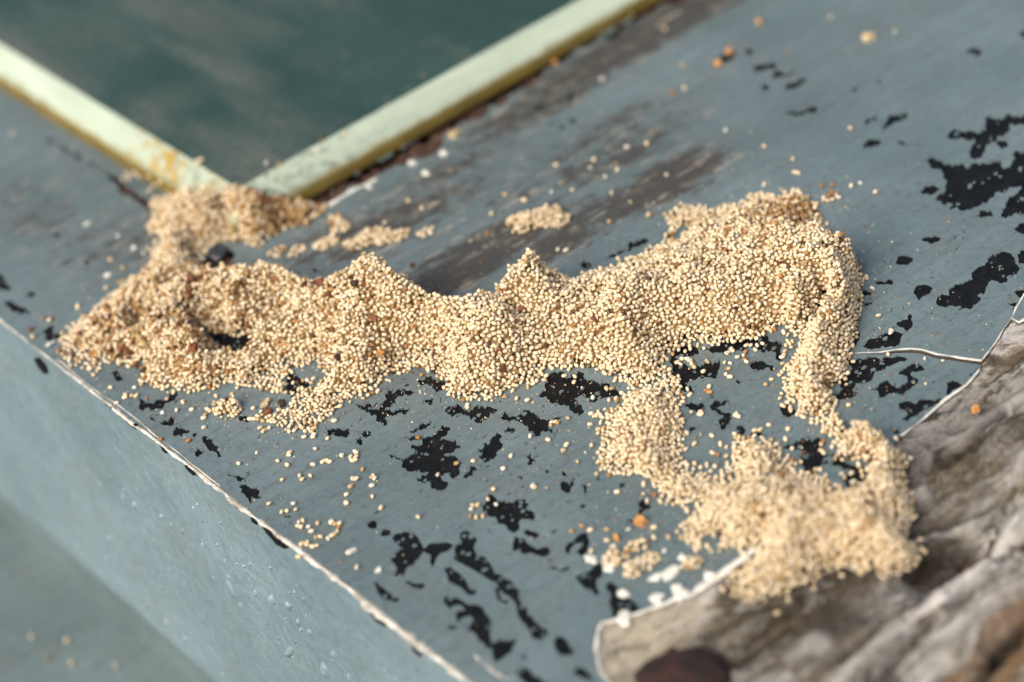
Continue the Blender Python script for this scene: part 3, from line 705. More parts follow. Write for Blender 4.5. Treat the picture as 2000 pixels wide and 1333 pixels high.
# chips on the front face along the arris
FACECHIP = '''G:1025,120,1060,145,1090,175,1075,180,1045,155
G:895,20,915,40,922,58,905,45
G:1305,340,1340,370,1335,380,1312,362
G:1395,415,1430,445,1430,455,1400,435
G:1460,470,1530,530,1600,580,1580,590,1520,545
D:185,770,205,765,240,800,258,845,240,850,210,815
D:580,1005,600,1010,625,1035,605,1035
D:688,1090,720,1110,765,1155,750,1160,710,1125
D:885,1230,905,1250,925,1290,905,1275
H:205,950,250,975,295,1010,290,1025,250,1005
H:435,1140,490,1175,490,1190,450,1165'''
for k, line in enumerate(FACECHIP.split('\n')):
    sh, d = line.split(':')
    pts = [on_front(*px_of(sh, *p), EDGE_X - .32) for p in nums(d)]
    pts2 = ragged([(p[1], min(p[2], -.15)) for p in pts], .15, .4, 200 + k)
    n = len(pts2)
    vs = [(EDGE_X - .30, a, b) for a, b in pts2] + [(EDGE_X + .2, a, b) for a, b in pts2]
    fs = [list(range(n)), list(range(2 * n - 1, n - 1, -1))] + [[i, (i + 1) % n, n + (i + 1) % n, n + i] for i in range(n)]
    mesh_from('bare_patch', vs, fs, M['black'], sill)

# paint blisters on the front face
def blister(px, py, ry, rz, h, rot):
    c = on_front(px, py, EDGE_X); vs = []; fs = []; nr, ns = 5, 14
    vs.append((EDGE_X - h, c[1], c[2]))
    for r in range(1, nr + 1):
        t = r / nr
        for s in range(ns):
            a = 2 * math.pi * s / ns
            u = ry * t * math.cos(a) * (1 + .15 * math.sin(2 * a + px)); v = rz * t * math.sin(a) * (1 + .2 * math.cos(a + py))
            y = c[1] + u * math.cos(rot) - v * math.sin(rot); z = c[2] + u * math.sin(rot) + v * math.cos(rot)
            vs.append((EDGE_X + .28 - (h + .28) * math.cos(t * math.pi / 2) ** .8, y, z))
    for s in range(ns): fs.append([0, 1 + s, 1 + (s + 1) % ns])
    for r in range(nr - 1):
        for s in range(ns): fs.append([1 + r * ns + s, 1 + (r + 1) * ns + s, 1 + (r + 1) * ns + (s + 1) % ns, 1 + r * ns + (s + 1) % ns])
    return mesh_from('paint_blister', vs, fs, M['lit_paint'], sill, True)
BL = 'G: 270,130 610,530 1290,820 1420,840 1130,565 1020,490 960,455 900,405 515,315 410,290 750,345 820,910 930,1000 1030,1090 1610,1165 1720,1050 1810,1270 1950,1300 1600,905 1240,1290 430,570 600,650 490,150 690,300 560,235 1345,905 1190,745 1510,870 1660,1000 1860,1180 1275,745 360,50 330,140'
for i, p in enumerate(BL[2:].split()):
    x, y = p.split(','); q = px_of('G', float(x), float(y)); r = random.Random(i)
    big_ = 1.9 if i in (2, 14, 16) else 1.0
    blister(q[0], q[1], r.uniform(.45, .8) * big_, r.uniform(.6, 1.1) * big_, r.uniform(.22, .4) * big_, r.uniform(-.4, .8))
for i in range(150):
    r = random.Random(900 + i); y = r.uniform(-50, 80); z = -r.triangular(2, 40, 8)
    q = np.array([EDGE_X, y, z]) @ np.array([AX, AY, AZ]) + ORG
    blister(1000 + q[0] / q[2] * FPX, 666.5 + q[1] / q[2] * FPX, r.uniform(.16, .36), r.uniform(.25, .55), r.uniform(.10, .2), r.uniform(-.4, .8))

# bare weathered wood
wx = np.concatenate([np.arange(-30, 70, .33), np.arange(70, 240, 1.6)]); wy = np.arange(-112, -30, .33)
WX, WY = np.meshgrid(wx, wy)
wpoly = np.array([tuple(p) for p in woodline_mm] + [(XR, wood_end[1] + 6), (XR, -140), (first[0] - 2, -140)])
ins = inside(wpoly, WX, WY); dw = seg_dist(np.array(woodline_mm), WX, WY, False)
g = .55 * vnoise(WX * .05, WY * .34, 1) + .30 * vnoise(WX * .10, WY * .8, 2) + .16 * vnoise(WX * .3, WY * 1.7, 3) + .25 * vnoise(WX * .13, WY * .16, 4) - .55 * np.clip(vnoise(WX * .045, WY * .55, 6) - .25, 0, 1) - .5 * np.clip(.12 - np.abs(vnoise(WX * .03 + .1 * vnoise(WX * .3, WY * .3, 12), WY * .42, 7)), 0, 1) / .12
HW = -.23 - .3 * np.clip(dw / 3, 0, 1) + g * np.clip(dw / 3, .06, 2.3) - .05 * np.clip(dw - 8, 0, 30)
def groove(pts, w, d):
    q = np.array([on_sill(*p)[:2] for p in pts]); return d * np.exp(-(seg_dist(q, WX, WY, False) / w) ** 2)
HW -= groove([(1560, 1150), (1690, 1060), (1800, 1010), (1880, 990), (1975, 945), (2050, 900)], .8, 1.2)
HW -= groove([(1800, 1085), (1850, 1060), (1890, 1035)], 3.0, 4.6)
HW -= groove([(1890, 1035), (1940, 990), (1980, 940)], 1.2, 2.6)
HW += groove([(1830, 1130), (1900, 1085), (1990, 1010), (2050, 960)], 1.6, .9)
HW -= groove([(1690, 1260), (1800, 1170), (1880, 1110)], .9, .9)
HW -= groove([(1460, 1290), (1560, 1220), (1680, 1170)], 1.1, .7)
HW -= groove([(1780, 1150), (1830, 1120)], .7, 1.5)
CRK = [[(1440, 1310), (1540, 1235), (1650, 1160)], [(1570, 1330), (1690, 1225), (1800, 1140), (1850, 1112)], [(1690, 1062), (1800, 1010), (1900, 975), (1985, 930)], [(1850, 1190), (1930, 1120), (2010, 1060)],
       [(1380, 1260), (1450, 1215), (1520, 1180)], [(1760, 960), (1850, 890), (1960, 800)], [(1820, 940), (1900, 880), (2000, 790)], [(1700, 1333), (1790, 1240), (1830, 1200)]]
RDG = [[(1640, 1325), (1700, 1255), (1770, 1190), (1850, 1125)], [(1800, 1025), (1880, 985), (1965, 925), (2030, 870)], [(1840, 1140), (1920, 1080), (2010, 1000)], [(1800, 1290), (1880, 1200), (1980, 1110)], [(1870, 860), (1930, 820), (2000, 770)], [(1540, 1280), (1600, 1240)], [(1750, 985), (1800, 960)]]
crk = np.zeros_like(WX); rdg = np.zeros_like(WX); wig = .5 * vnoise(WX * .25, WY * .25, 51) + .3 * vnoise(WX * .7, WY * .7, 52)
for L_ in CRK: crk = np.maximum(crk, np.exp(-(np.maximum(seg_dist(np.array([on_sill(*p, -.8)[:2] for p in L_]), WX, WY, False) + wig * .6, 0) / .55) ** 2))
for L_ in RDG: rdg = np.maximum(rdg, np.exp(-(np.maximum(seg_dist(np.array([on_sill(*p, -.5)[:2] for p in L_]), WX, WY, False) + wig, 0) / 1.0) ** 2))
HW = HW - 1.3 * crk + .32 * rdg + .22 * vnoise(WX * .9, WY * 1.3, 53) * np.clip(dw / 3, 0, 1) + .14 * vnoise(WX * 1.3, WY * 2.9, 54) * np.clip(dw / 3, 0, 1)
# the corner where the timber has broken away
bl = np.array([on_sill(*p, -1.5)[:2] for p in [(1760, 1450), (1844, 1333), (1887, 1276), (1913, 1228), (1957, 1181), (2000, 1146), (2080, 1085)]])
side = np.interp(WX, bl[:, 0], bl[:, 1]) - WY + .7 * vnoise(WX * .17, WY * .2, 9) + .3 * vnoise(WX * .6, WY * .5, 10) + .12 * vnoise(WX * 2.1, WY * 1.7, 11)
def sst(x, a, b):
    t = np.clip((x - a) / (b - a), 0, 1); return t * t * (3 - 2 * t)
HW = np.where(side > 0, np.maximum(HW, -1.6), HW)
HW = HW - 1.6 * sst(side, 0, 2.2) - 3.2 * sst(side, 2.0, 3.0) * (1 - sst(side, 3.8, 4.6)) + .8 * sst(side, 3.8, 4.8) - 2.5 * sst(side, 6.5, 8.5)
hole_d = seg_dist(np.array([on_sill(*p, -.8)[:2] for p in [(1812, 1080), (1850, 1062), (1885, 1040)]]), WX, WY, False)  # hollow in the wood, its shade painted on through the rot attribute
HW = np.where(ins, HW, np.minimum(HW, -.6)); HW = np.where(ins, np.minimum(HW, .1 + .3 * dw), HW)
HW = np.minimum(HW, 1.6)
nw = len(wx)
wv = np.stack([WX.ravel(), WY.ravel(), HW.ravel()], 1)
keep = (ins | (dw < 2.0)); kk = keep[:-1, :-1] | keep[1:, 1:]
ri, ci = np.nonzero(kk)
wf = [[r * nw + c, r * nw + c + 1, (r + 1) * nw + c + 1, (r + 1) * nw + c] for r, c in zip(ri.tolist(), ci.tolist())]
bw = mesh_from('bare_wood', wv, wf, M['wood'], sill, True)
for nm_, arr in (('raw', sst(side, -.2, .6) * (1 - sst(side, 1.8, 2.6)) * .8 + sst(side, 3.9, 4.6) * (1 - sst(side, 6.2, 7.2))), ('rot', sst(side, 1.6, 2.4) * (1 - sst(side, 3.8, 4.5)) + np.exp(-(hole_d / 2.6) ** 4) + .85 * crk), ('pale', rdg)):
    at = bw.data.attributes.new(nm_, 'FLOAT', 'POINT'); at.data.foreach_set('value', arr.astype(np.float32).ravel())
bw['label'] = 'bare weathered wood where the grey paint has peeled off'

# ledge below the front face
LEDGE_Z = -FACE_H - 13
lv = []; lf = []; lx = np.linspace(-260, EDGE_X + 9, 40); ly = np.linspace(-140, 260, 50)
for y in ly:
    for x in lx: lv.append((x, y, LEDGE_Z + .25 * float(vnoise(np.array(x * .06), np.array(y * .06), 3))))
lf = [[r * 40 + c, r * 40 + c + 1, (r + 1) * 40 + c + 1, (r + 1) * 40 + c] for r in range(49) for c in range(39)]
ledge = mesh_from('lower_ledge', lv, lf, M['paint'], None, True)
tag(ledge, 'blurred grey painted ledge below the front face of the sill', None, None, 'structure')

# ------------------------------------------------------------------ glass panel
GX, GY = -6.0, 57.3                           # outer corner; the right side runs very slightly skew
glass = empty('glass_panel', (GX, GY, 0))
tag(glass, 'dark green glass panel with pale sloping edges, its corner buried in pellets', 'glass panel')
A_R = math.radians(3.0)
def gl(u, v, z):                              # u along right edge, v along left edge (mm from the corner), z up
    return (GX + u * math.cos(A_R) , GY + u * math.sin(A_R) * .98 + v, z)
prof = [(0.0, 0.02), (.02, .7), (.10, 1.4), (.30, 1.8)]            # ochre putty foot
bevel = [(.31, 1.8), (.62, 2.35), (1.15, 3.05), (1.8, 3.7), (2.6, 4.32), (3.3, 4.75), (3.9, 5.0)]
def strip(name, pr, axis, mat, L, seed):
    vs = []; fs = []; n = int(L / 1.2)
    for i in range(n + 1):
        s = L * i / n
        for (d, z) in pr:
            j = .07 * float(vnoise(np.array(s * .35), np.array(d * 2), seed)) + .10 * float(vnoise(np.array(s * .07), np.array(d), seed + 1))
            dd_ = d + j * (.3 < d < 3.6); z_ = z + j * .5 * (z > .1)
            a = max(s, d)                      # mitre at the corner
            vs.append(gl(a, dd_, z_) if axis == 'u' else gl(dd_, a, z_))
    m = len(pr)
    for i in range(n):
        for j in range(m - 1):
            q = [i * m + j, (i + 1) * m + j, (i + 1) * m + j + 1, i * m + j + 1]
            fs.append(q if axis == 'u' else q[::-1])
    for v in range(len(vs)): vs[v] = (vs[v][0] - GX, vs[v][1] - GY, vs[v][2])
    return mesh_from(name, vs, fs, mat, glass, True)
strip('putty_bead', prof, 'u', M['ochre'], 300, 1); strip('putty_bead', prof, 'v', M['ochre'], 190, 2)
strip('bevelled_edge', bevel, 'u', M['edge'], 300, 3); strip('bevelled_edge', bevel, 'v', M['edge'], 190, 4)
c0 = gl(3.88, 3.88, 4.99); c1 = gl(300, 3.88, 4.99); c2 = gl(300, 190, 4.99); c3 = gl(3.88, 190, 4.99)
pv = [(p[0] - GX, p[1] - GY, z) for z in (4.99, 1.0) for p in (c0, c1, c2, c3)]
pn = mesh_from('pane', pv, [[0, 1, 2, 3], [7, 6, 5, 4], [0, 4, 5, 1], [1, 5, 6, 2], [2, 6, 7, 3], [3, 7, 4, 0]], M['glass'], glass)

# ------------------------------------------------------------------ heap of termite pellets
CTRL = '''160,640,1.5 230,590,3.4 330,530,5.5 440,520,6.3 520,515,7 590,520,7 640,545,7 682,520,8.8 700,504,10 725,499,10.4 755,500,10.6 785,506,10.4 812,522,10 720,560,8.8 780,575,8.4 870,562,8.6 930,565,8.2 985,600,7.6
700,600,7.4 800,650,6 900,650,6.8 980,665,6.0 900,730,3.2 960,750,2.2 1040,700,4.2 650,650,5 740,700,3 820,695,3.5 450,580,6 350,600,5 260,640,3.5 200,670,2 300,700,2.6 400,720,2.6 480,695,2.8 560,620,5 570,690,3.6 600,700,2.5
440,616,5.0 500,618,5.2 540,625,4.6 385,640,4.2 430,660,.1 470,672,0 530,657,.1 480,682,1.9 540,675,2.4 430,690,2.2 550,740,1.8 480,740,1.6 380,750,1.5 640,740,1.6 650,790,1.2 590,820,1.0 700,755,1.2
1010,478,11 992,520,9.6 1050,542,8.6 985,560,8.0 960,578,6.2 1045,513,9.4 1078,546,6.6 1072,572,7 1000,598,5.6 1045,605,5.2 1090,622,4.6 1140,592,5.0 1110,560,5.2
1200,556,8.6 1168,600,6.6 1245,610,7.0 1212,650,5.2 1150,680,3 1250,690,3.0 1110,700,2 1190,710,1.6
1180,525,4.4 1250,505,5 1320,478,5.2 1400,450,5.4 1420,412,1.6 1350,412,1.0 1500,392,1.7 1560,380,1.7 1480,425,4.6 1590,440,6.4 1640,450,7.8 1652,452,7.6 1640,500,7.0 1655,540,5.5 1500,480,7 1400,520,7 1300,540,6 1350,570,6.2 1450,580,5.6 1550,560,6.6 1620,545,6.2 1540,590,6.4 1572,612,5.6 1560,620,4.6 1450,640,2.2 1350,650,2.6 1320,600,5 1590,585,5.8
1640,600,5.8 1650,570,5.6 1610,680,5.0 1590,740,4.4 1560,765,3.6 1605,628,2.0 1625,640,5.2 1620,805,3.2 1690,830,4.2 1720,870,4.8 1740,920,3.8 1650,850,3.2
1260,770,2.2 1280,800,2.8 1240,850,2.8 1260,900,2.3 1330,945,2.2 1400,975,2.8 1470,900,3.0 1450,870,2.6 1500,940,3.8 1560,965,3.8 1600,1000,4.4 1520,1020,4.3 1440,1030,2.8 1380,1050,1.7 1680,1000,4.4 1740,960,3.8 1730,1040,4.4 1600,1060,3.8 1680,1080,2.6 1500,1110,2.2 1460,1150,.8 1560,1120,1.6 1740,1090,2.5
460,372,6.3 430,372,5.8 500,372,5.6 440,415,5.6 480,410,5.2 400,400,5.6 335,420,4.4 310,392,3.4 340,470,3.8 420,445,4.4 480,425,4.8 500,432,3.8 460,450,4.0 505,405,4.6 550,404,2.6 600,410,1.8 380,505,4.0 330,505,4.6 290,540,4.8'''
OUT = '''108,668 133,713 154,706 175,724 207,713 224,710 259,713 277,731 273,755 298,764 336,764 378,773 413,764 431,750 455,752 490,759 518,769 557,769 557,748 574,724 595,718 617,710 634,724
613,762 595,769 567,783 560,801 543,811 504,808 494,818 518,829 546,836 574,843 609,850 623,829 648,815 672,790 697,773 709,778 738,759 762,734 797,733 818,720 846,734 871,748 874,769 892,780 923,787 941,775 972,783 990,776 986,766 1007,759 1035,759 1056,748 1070,724 1098,727 1123,724 1151,720 1168,724 1196,741 1224,752
1225,769 1210,790 1182,808 1172,836 1179,864 1165,892 1160,905 1175,925 1210,932 1245,931 1274,954 1295,968 1298,985 1316,992 1345,992 1356,1006 1335,1020 1338,1041 1321,1048 1335,1066 1363,1076 1398,1073 1440,1073 1475,1078 1470,1090 1415,1125 1415,1146 1440,1171 1468,1181 1496,1167 1538,1164 1580,1139 1605,1118 1636,1108 1671,1118 1720,1132 1755,1125 1790,1111
1795,1090 1798,1065 1780,1045 1790,1010 1782,960 1762,940 1775,910 1768,885 1735,860 1722,850 1690,845 1660,845 1648,830 1630,810 1638,785 1625,765 1640,755 1652,748 1660,715 1672,680 1680,640 1682,605 1688,570
1686,540 1668,505 1640,478 1605,435 1595,398 1560,368 1520,385 1490,378 1430,400 1390,408 1330,402 1300,422 1312,450 1290,480 1250,505 1180,532 1110,556 1062,548 1035,545 1005,570 972,605 935,632 895,625 850,592 805,552 755,545 705,548 672,568 655,590 620,578 590,566 520,556 450,550 395,540
392,522 402,498 425,478 455,474 480,482 510,480 540,462 570,445 600,442 632,418 640,402 600,392 565,382 545,392 505,394 440,384 380,380 330,380 292,398 286,440 302,480 292,515 252,550 207,585 152,628'''
HOLE1 = '1330,760 1336,808 1340,853 1330,905 1338,922 1370,922 1405,942 1433,940 1430,910 1428,890 1430,856 1450,862 1475,858 1507,866 1524,885 1545,895 1533,902 1550,910 1570,935 1598,922 1615,940 1650,957 1668,958 1700,930 1690,912 1640,895 1636,870 1626,860 1591,832 1577,815 1559,808 1528,765 1528,722 1549,708 1556,678 1578,662 1598,640 1573,652 1552,658 1528,642 1475,662 1405,679 1353,676 1321,684 1300,701 1312,730'
HOLE2 = '404,654 420,674 440,683 470,688 500,686 525,677 546,662 537,653 500,656 465,661 440,652'
HOLE4 = '1584,660 1590,645 1602,626 1612,610 1610,626 1600,648 1592,664'
HOLE5 = '272,652 280,640 292,642 288,656 278,660'
HOLE6 = '1316,474 1334,450 1375,440 1402,436 1392,450 1350,466'
HOLE3 = '1358,1064 1375,1054 1400,1050 1415,1060 1395,1068'
def ptsmm(s): return np.array([on_sill(*p)[:2] for p in nums(s)])
out_mm = ptsmm(OUT); holes_mm = [ptsmm(HOLE1), ptsmm(HOLE2), ptsmm(HOLE3), ptsmm(HOLE4), ptsmm(HOLE5), ptsmm(HOLE6)]
ctrl = []
for tok in CTRL.split():
    a, b, z = map(float, tok.split(',')); ctrl.append(on_sill(a, b, z))
bnd = []
for poly in [out_mm] + holes_mm[:2]:
    for i in range(len(poly)):
        a, b = poly[i], poly[(i + 1) % len(poly)]; bnd.append((a[0], a[1], 0.0))
        if np.linalg.norm(b - a) > 3: bnd.append(((a[0] + b[0]) / 2, (a[1] + b[1]) / 2, 0.0))
data = np.array(ctrl + bnd)
C2 = .8 ** 2
def kern(d2): return -np.sqrt(d2 + C2)
Dm = ((data[:, None, :2] - data[None, :, :2]) ** 2).sum(-1)
Amat = kern(Dm) - np.eye(len(data)) * .02
n_ = len(data); B = np.zeros((n_ + 1, n_ + 1)); B[:n_, :n_] = Amat; B[:n_, n_] = 1; B[n_, :n_] = 1
wts = np.linalg.solve(B, np.append(data[:, 2], 0))
GS = .35
gx = np.arange(-46, 66, GS); gy = np.arange(-78, 92, GS)
GXX, GYY = np.meshgrid(gx, gy)
flat = np.stack([GXX.ravel(), GYY.ravel()], 1); HH = np.empty(len(flat))
for i in range(0, len(flat), 8000):
    q = flat[i:i + 8000]; d2 = ((q[:, None] - data[None, :, :2]) ** 2).sum(-1)
    HH[i:i + 8000] = kern(d2) @ wts[:n_] + wts[n_]
HH = HH.reshape(GXX.shape)
msk = inside(out_mm, GXX, GYY); dist = seg_dist(out_mm, GXX, GYY)
for hpoly in holes_mm:
    msk &= ~inside(hpoly, GXX, GYY); dist = np.minimum(dist, seg_dist(hpoly, GXX, GYY))
rough_n = .56 * vnoise(GXX * .33, GYY * .33, 21) + .58 * vnoise(GXX * .75, GYY * .75, 22) + .26 * vnoise(GXX * 1.5, GYY * 1.5, 23)
_cp = on_sill(400, 470); rough_n = rough_n * (1 + .7 * np.clip(1.5 - np.hypot(GXX - _cp[0], GYY - _cp[1]) / 10, 0, 1))
HH = HH + rough_n * np.clip(HH / 3, 0, 1)
rag = dist - (.16 + .55 * vnoise(GXX * .8, GYY * .8, 31) + .35 * vnoise(GXX * 1.9, GYY * 1.9, 32)) * np.clip(1.2 - dist * .4, 0, 1)
msk &= rag > 0
cp = on_sill(480, 430); ce = on_sill(1668, 530); ch = on_sill(480, 665); cg = on_sill(1600, 635)                          # pressed up against the glass corner
steep = 1.5 + 2.5 * np.clip(1.5 - np.hypot(GXX - cp[0], GYY - cp[1]) / 7, 0, 1)
steep = steep + 4 * np.clip(1.5 - np.hypot(GXX - ce[0], GYY - ce[1]) / 8, 0, 1) + 3 * np.clip(1.5 - np.hypot(GXX - ch[0], GYY - ch[1]) / 6, 0, 1) + 4 * np.clip(1.5 - np.hypot(GXX - cg[0], GYY - cg[1]) / 4, 0, 1)
HH = np.minimum(HH, .45 + steep * np.maximum(rag, 0))
HH = np.where(msk, np.maximum(HH, .35), 0)
CLUMPS = [(445, 803, 1.6, 1.9, 2.2), (1048, 432, 3.6, 1.6, 1.5), (1012, 433, 1.8, 1.2, 1.2), (1090, 433, 2.0, 1.4, 1.4), (720, 470, 3.0, 1.5, 1.6), (760, 468, 1.8, 1.2, 1.2), (546, 497, 1.8, 1.0, 1.2), (581, 492, 1.4, .9, 1.0),
          (637, 478, 2.2, 1.2, 1.3), (666, 446, 1.5, 1.4, 1.3), (655, 432, 1.0, 1.2, 1.0), (785, 462, 1.6, 1.0, 1.1), (1200, 1095, 1.2, 1.2, 1.3), (1245, 1113, 1.9, 1.4, 1.4), (1272, 1094, 1.2, 1.3, 1.2), (1244, 1072, 1.4, 1.1, 1.2), (1675, 590, 1.1, 1.0, 1.5),
          (1622, 388, 1.2, .8, 1.0), (690, 478, 2.0, .9, .9), (830, 458, 1.4, .8, .9), (1352, 1105, 1.3, 1.0, 1.0)]
for (px, py, ra, rb, z) in CLUMPS:
    c = on_sill(px, py)
    q = ((GXX - c[0]) / ra) ** 2 + ((GYY - c[1]) / rb) ** 2 + .35 * vnoise(GXX * .9, GYY * .9, int(px))
    hz = np.where(q < 1, np.maximum(z * np.sqrt(np.clip(1 - q, 0, 1)), .35), 0); HH = np.maximum(HH, hz)
def height(x, y):
    fx = np.clip((np.asarray(x) - gx[0]) / GS, 0, len(gx) - 1.001); fy = np.clip((np.asarray(y) - gy[0]) / GS, 0, len(gy) - 1.001)
    i = fx.astype(int); j = fy.astype(int); u = fx - i; v = fy - j
    return HH[j, i] * (1 - u) * (1 - v) + HH[j, i + 1] * u * (1 - v) + HH[j + 1, i] * (1 - u) * v + HH[j + 1, i + 1] * u * v
def hit(px, py):
    """where the line of sight meets the heap or the sill"""
    for z in np.arange(13, -.01, -.1):
        p = on_sill(px, py, z)
        if gx[0] < p[0] < gx[-1] and gy[0] < p[1] < gy[-1] and height(p[0], p[1]) >= z: return p
    return on_sill(px, py, 0)

# random close packing: shells below the heap surface, each pellet kept clear of its neighbours
gyy, gxx = np.gradient(HH, GS)
slope = np.sqrt(1 + np.clip(gxx ** 2 + gyy ** 2, 0, 9))
cells = np.argwhere(HH > .2); wgt = slope[HH > .2]; wgt = wgt / wgt.sum()
area = float(slope[HH > .2].sum() * GS * GS)
DMIN = .512; CS = DMIN
gridd = {}; pel = []
def try_add(x, y, z):
    i, j, k = int(x / CS + 1000), int(y / CS + 1000), int(z / CS + 10)
    for a in (i - 1, i, i + 1):
        for b in (j - 1, j, j + 1):
            for c in (k - 1, k, k + 1):
                for (u, v, w) in gridd.get((a, b, c), ()):
                    if (u - x) ** 2 + (v - y) ** 2 + (w - z) ** 2 < DMIN * DMIN: return False
    gridd.setdefault((i, j, k), []).append((x, y, z)); pel.append((x, y, z)); return True
for (lo, hi, dens) in ((.24, .38, 13), (.28, .7, 8), (.65, 1.0, 8), (1.0, 1.3, 3), (-.22, .12, .55)):
    n = int(area * dens); ii = rng.choice(len(cells), n, p=wgt)
    cx = gx[cells[ii, 1]] + (rng.random(n) - .5) * GS; cy = gy[cells[ii, 0]] + (rng.random(n) - .5) * GS
    hz = height(cx, cy); sl = slope[cells[ii, 0], cells[ii, 1]]
    dz = rng.uniform(lo, hi, n) * np.minimum(sl, 2.2)
    zz = hz - dz
    ok = hz > .25
    zz = np.where((zz < .25), .25 + .04 * rng.random(n), zz)
    for x, y, z, o_ in zip(cx.tolist(), cy.tolist(), zz.tolist(), ok.tolist()):
        if o_: try_add(x, y, z)
# feathered fringe: strays that rolled off the heap
for poly in [out_mm] + holes_mm[:1]:
    for _ in range(900):
        i = rng.integers(0, len(poly)); u = rng.random(); c = poly[i] * (1 - u) + poly[(i + 1) % len(poly)] * u + rng.normal(0, 1, 2) * rng.choice([.35, .8, 1.8], p=[.5, .36, .14])
        if height(c[0], c[1]) < .2 and not (c[0] > -7 and c[1] > 56) and c[0] > -39 and rng.random() < .5: try_add(float(c[0]), float(c[1]), .255)
pel = np.array(pel)
_cp = on_sill(400, 480); _d = np.hypot(pel[:, 0] - _cp[0], pel[:, 1] - _cp[1])     # the corner pile is looser, full of gaps
_g = vnoise(pel[:, 0] * .8, pel[:, 1] * .8, 41) + .6 * vnoise(pel[:, 0] * 1.7, pel[:, 1] * 1.7 + pel[:, 2], 42)
pel = pel[~((_d < 15) & (_g > .42) & (pel[:, 2] > height(pel[:, 0], pel[:, 1]) - .62))]
_cp = on_sill(430, 640); _d = np.hypot((pel[:, 0] - _cp[0]), (pel[:, 1] - _cp[1])); _g = vnoise(pel[:, 0] * .9, pel[:, 1] * .9, 43) + .6 * vnoise(pel[:, 0] * 2.0, pel[:, 1] * 2.0 + pel[:, 2], 44)
pel = pel[~((_d < 26) & (_g > .78 + _d * .012) & (pel[:, 2] > height(pel[:, 0], pel[:, 1]) - .8))]
# pellets over the bare wood sink to its level
in_wood = inside(wpoly, pel[:, 0], pel[:, 1])
pel[in_wood, 2] -= .35 * np.clip(1.5 - pel[in_wood, 2], 0, 1)
print('pellets in heap', len(pel), 'area', area)

def pellet_mesh(seed, ns=7, ridges=0.0):
    r = random.Random(seed); prof = [(-1, 0), (-.90, .50), (-.62, .86), (0, 1.0), (.62, .88), (.90, .52), (1, 0)]
    vs = [(-1 * 1.0, 0, 0)]; fs = []
    flatn = r.uniform(.85, 1.0); bend = r.uniform(-.08, .08)
    for (t, q) in prof[1:-1]:
        for s in range(ns):
            a = 2 * math.pi * s / ns
            k = q * (1 + ridges * math.cos(6 * a)) * (1 + r.uniform(-.05, .05))
            vs.append((t + r.uniform(-.04, .04), k * math.cos(a) + bend * (1 - t * t), k * math.sin(a) * flatn))
    vs.append((1.0, 0, 0)); m = len(prof) - 2; last = len(vs) - 1
    for s in range(ns): fs.append((0, 1 + (s + 1) % ns, 1 + s))
    for q in range(m - 1):
        for s in range(ns):
            a, b = 1 + q * ns + s, 1 + q * ns + (s + 1) % ns; c, d = a + ns, b + ns
            fs.append((a, b, d)); fs.append((a, d, c))
    for s in range(ns): fs.append((last, 1 + (m - 1) * ns + s, 1 + (m - 1) * ns + (s + 1) % ns))
    return np.array(vs), np.array(fs)

def rand_rot(n, flatness=0.0):
    a = rng.normal(size=(n, 3)); a[:, 2] *= (1 - flatness); a /= np.linalg.norm(a, axis=1, keepdims=True)
    h = rng.normal(size=(n, 3)); b = np.cross(a, h); b /= np.linalg.norm(b, axis=1, keepdims=True); c = np.cross(a, b)
    return np.stack([a, b, c], 2)

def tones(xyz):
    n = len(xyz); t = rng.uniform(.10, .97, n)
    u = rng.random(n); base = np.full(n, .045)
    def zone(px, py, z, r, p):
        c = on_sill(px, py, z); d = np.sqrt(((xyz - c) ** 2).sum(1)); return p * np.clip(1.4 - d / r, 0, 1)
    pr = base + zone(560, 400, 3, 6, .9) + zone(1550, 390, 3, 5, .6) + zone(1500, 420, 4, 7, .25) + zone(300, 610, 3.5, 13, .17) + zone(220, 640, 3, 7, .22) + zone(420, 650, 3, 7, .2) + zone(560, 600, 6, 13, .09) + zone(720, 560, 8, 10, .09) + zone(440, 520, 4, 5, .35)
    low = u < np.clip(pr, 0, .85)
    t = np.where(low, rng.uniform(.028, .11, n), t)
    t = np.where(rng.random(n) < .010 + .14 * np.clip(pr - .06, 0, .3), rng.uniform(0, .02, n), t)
    return t

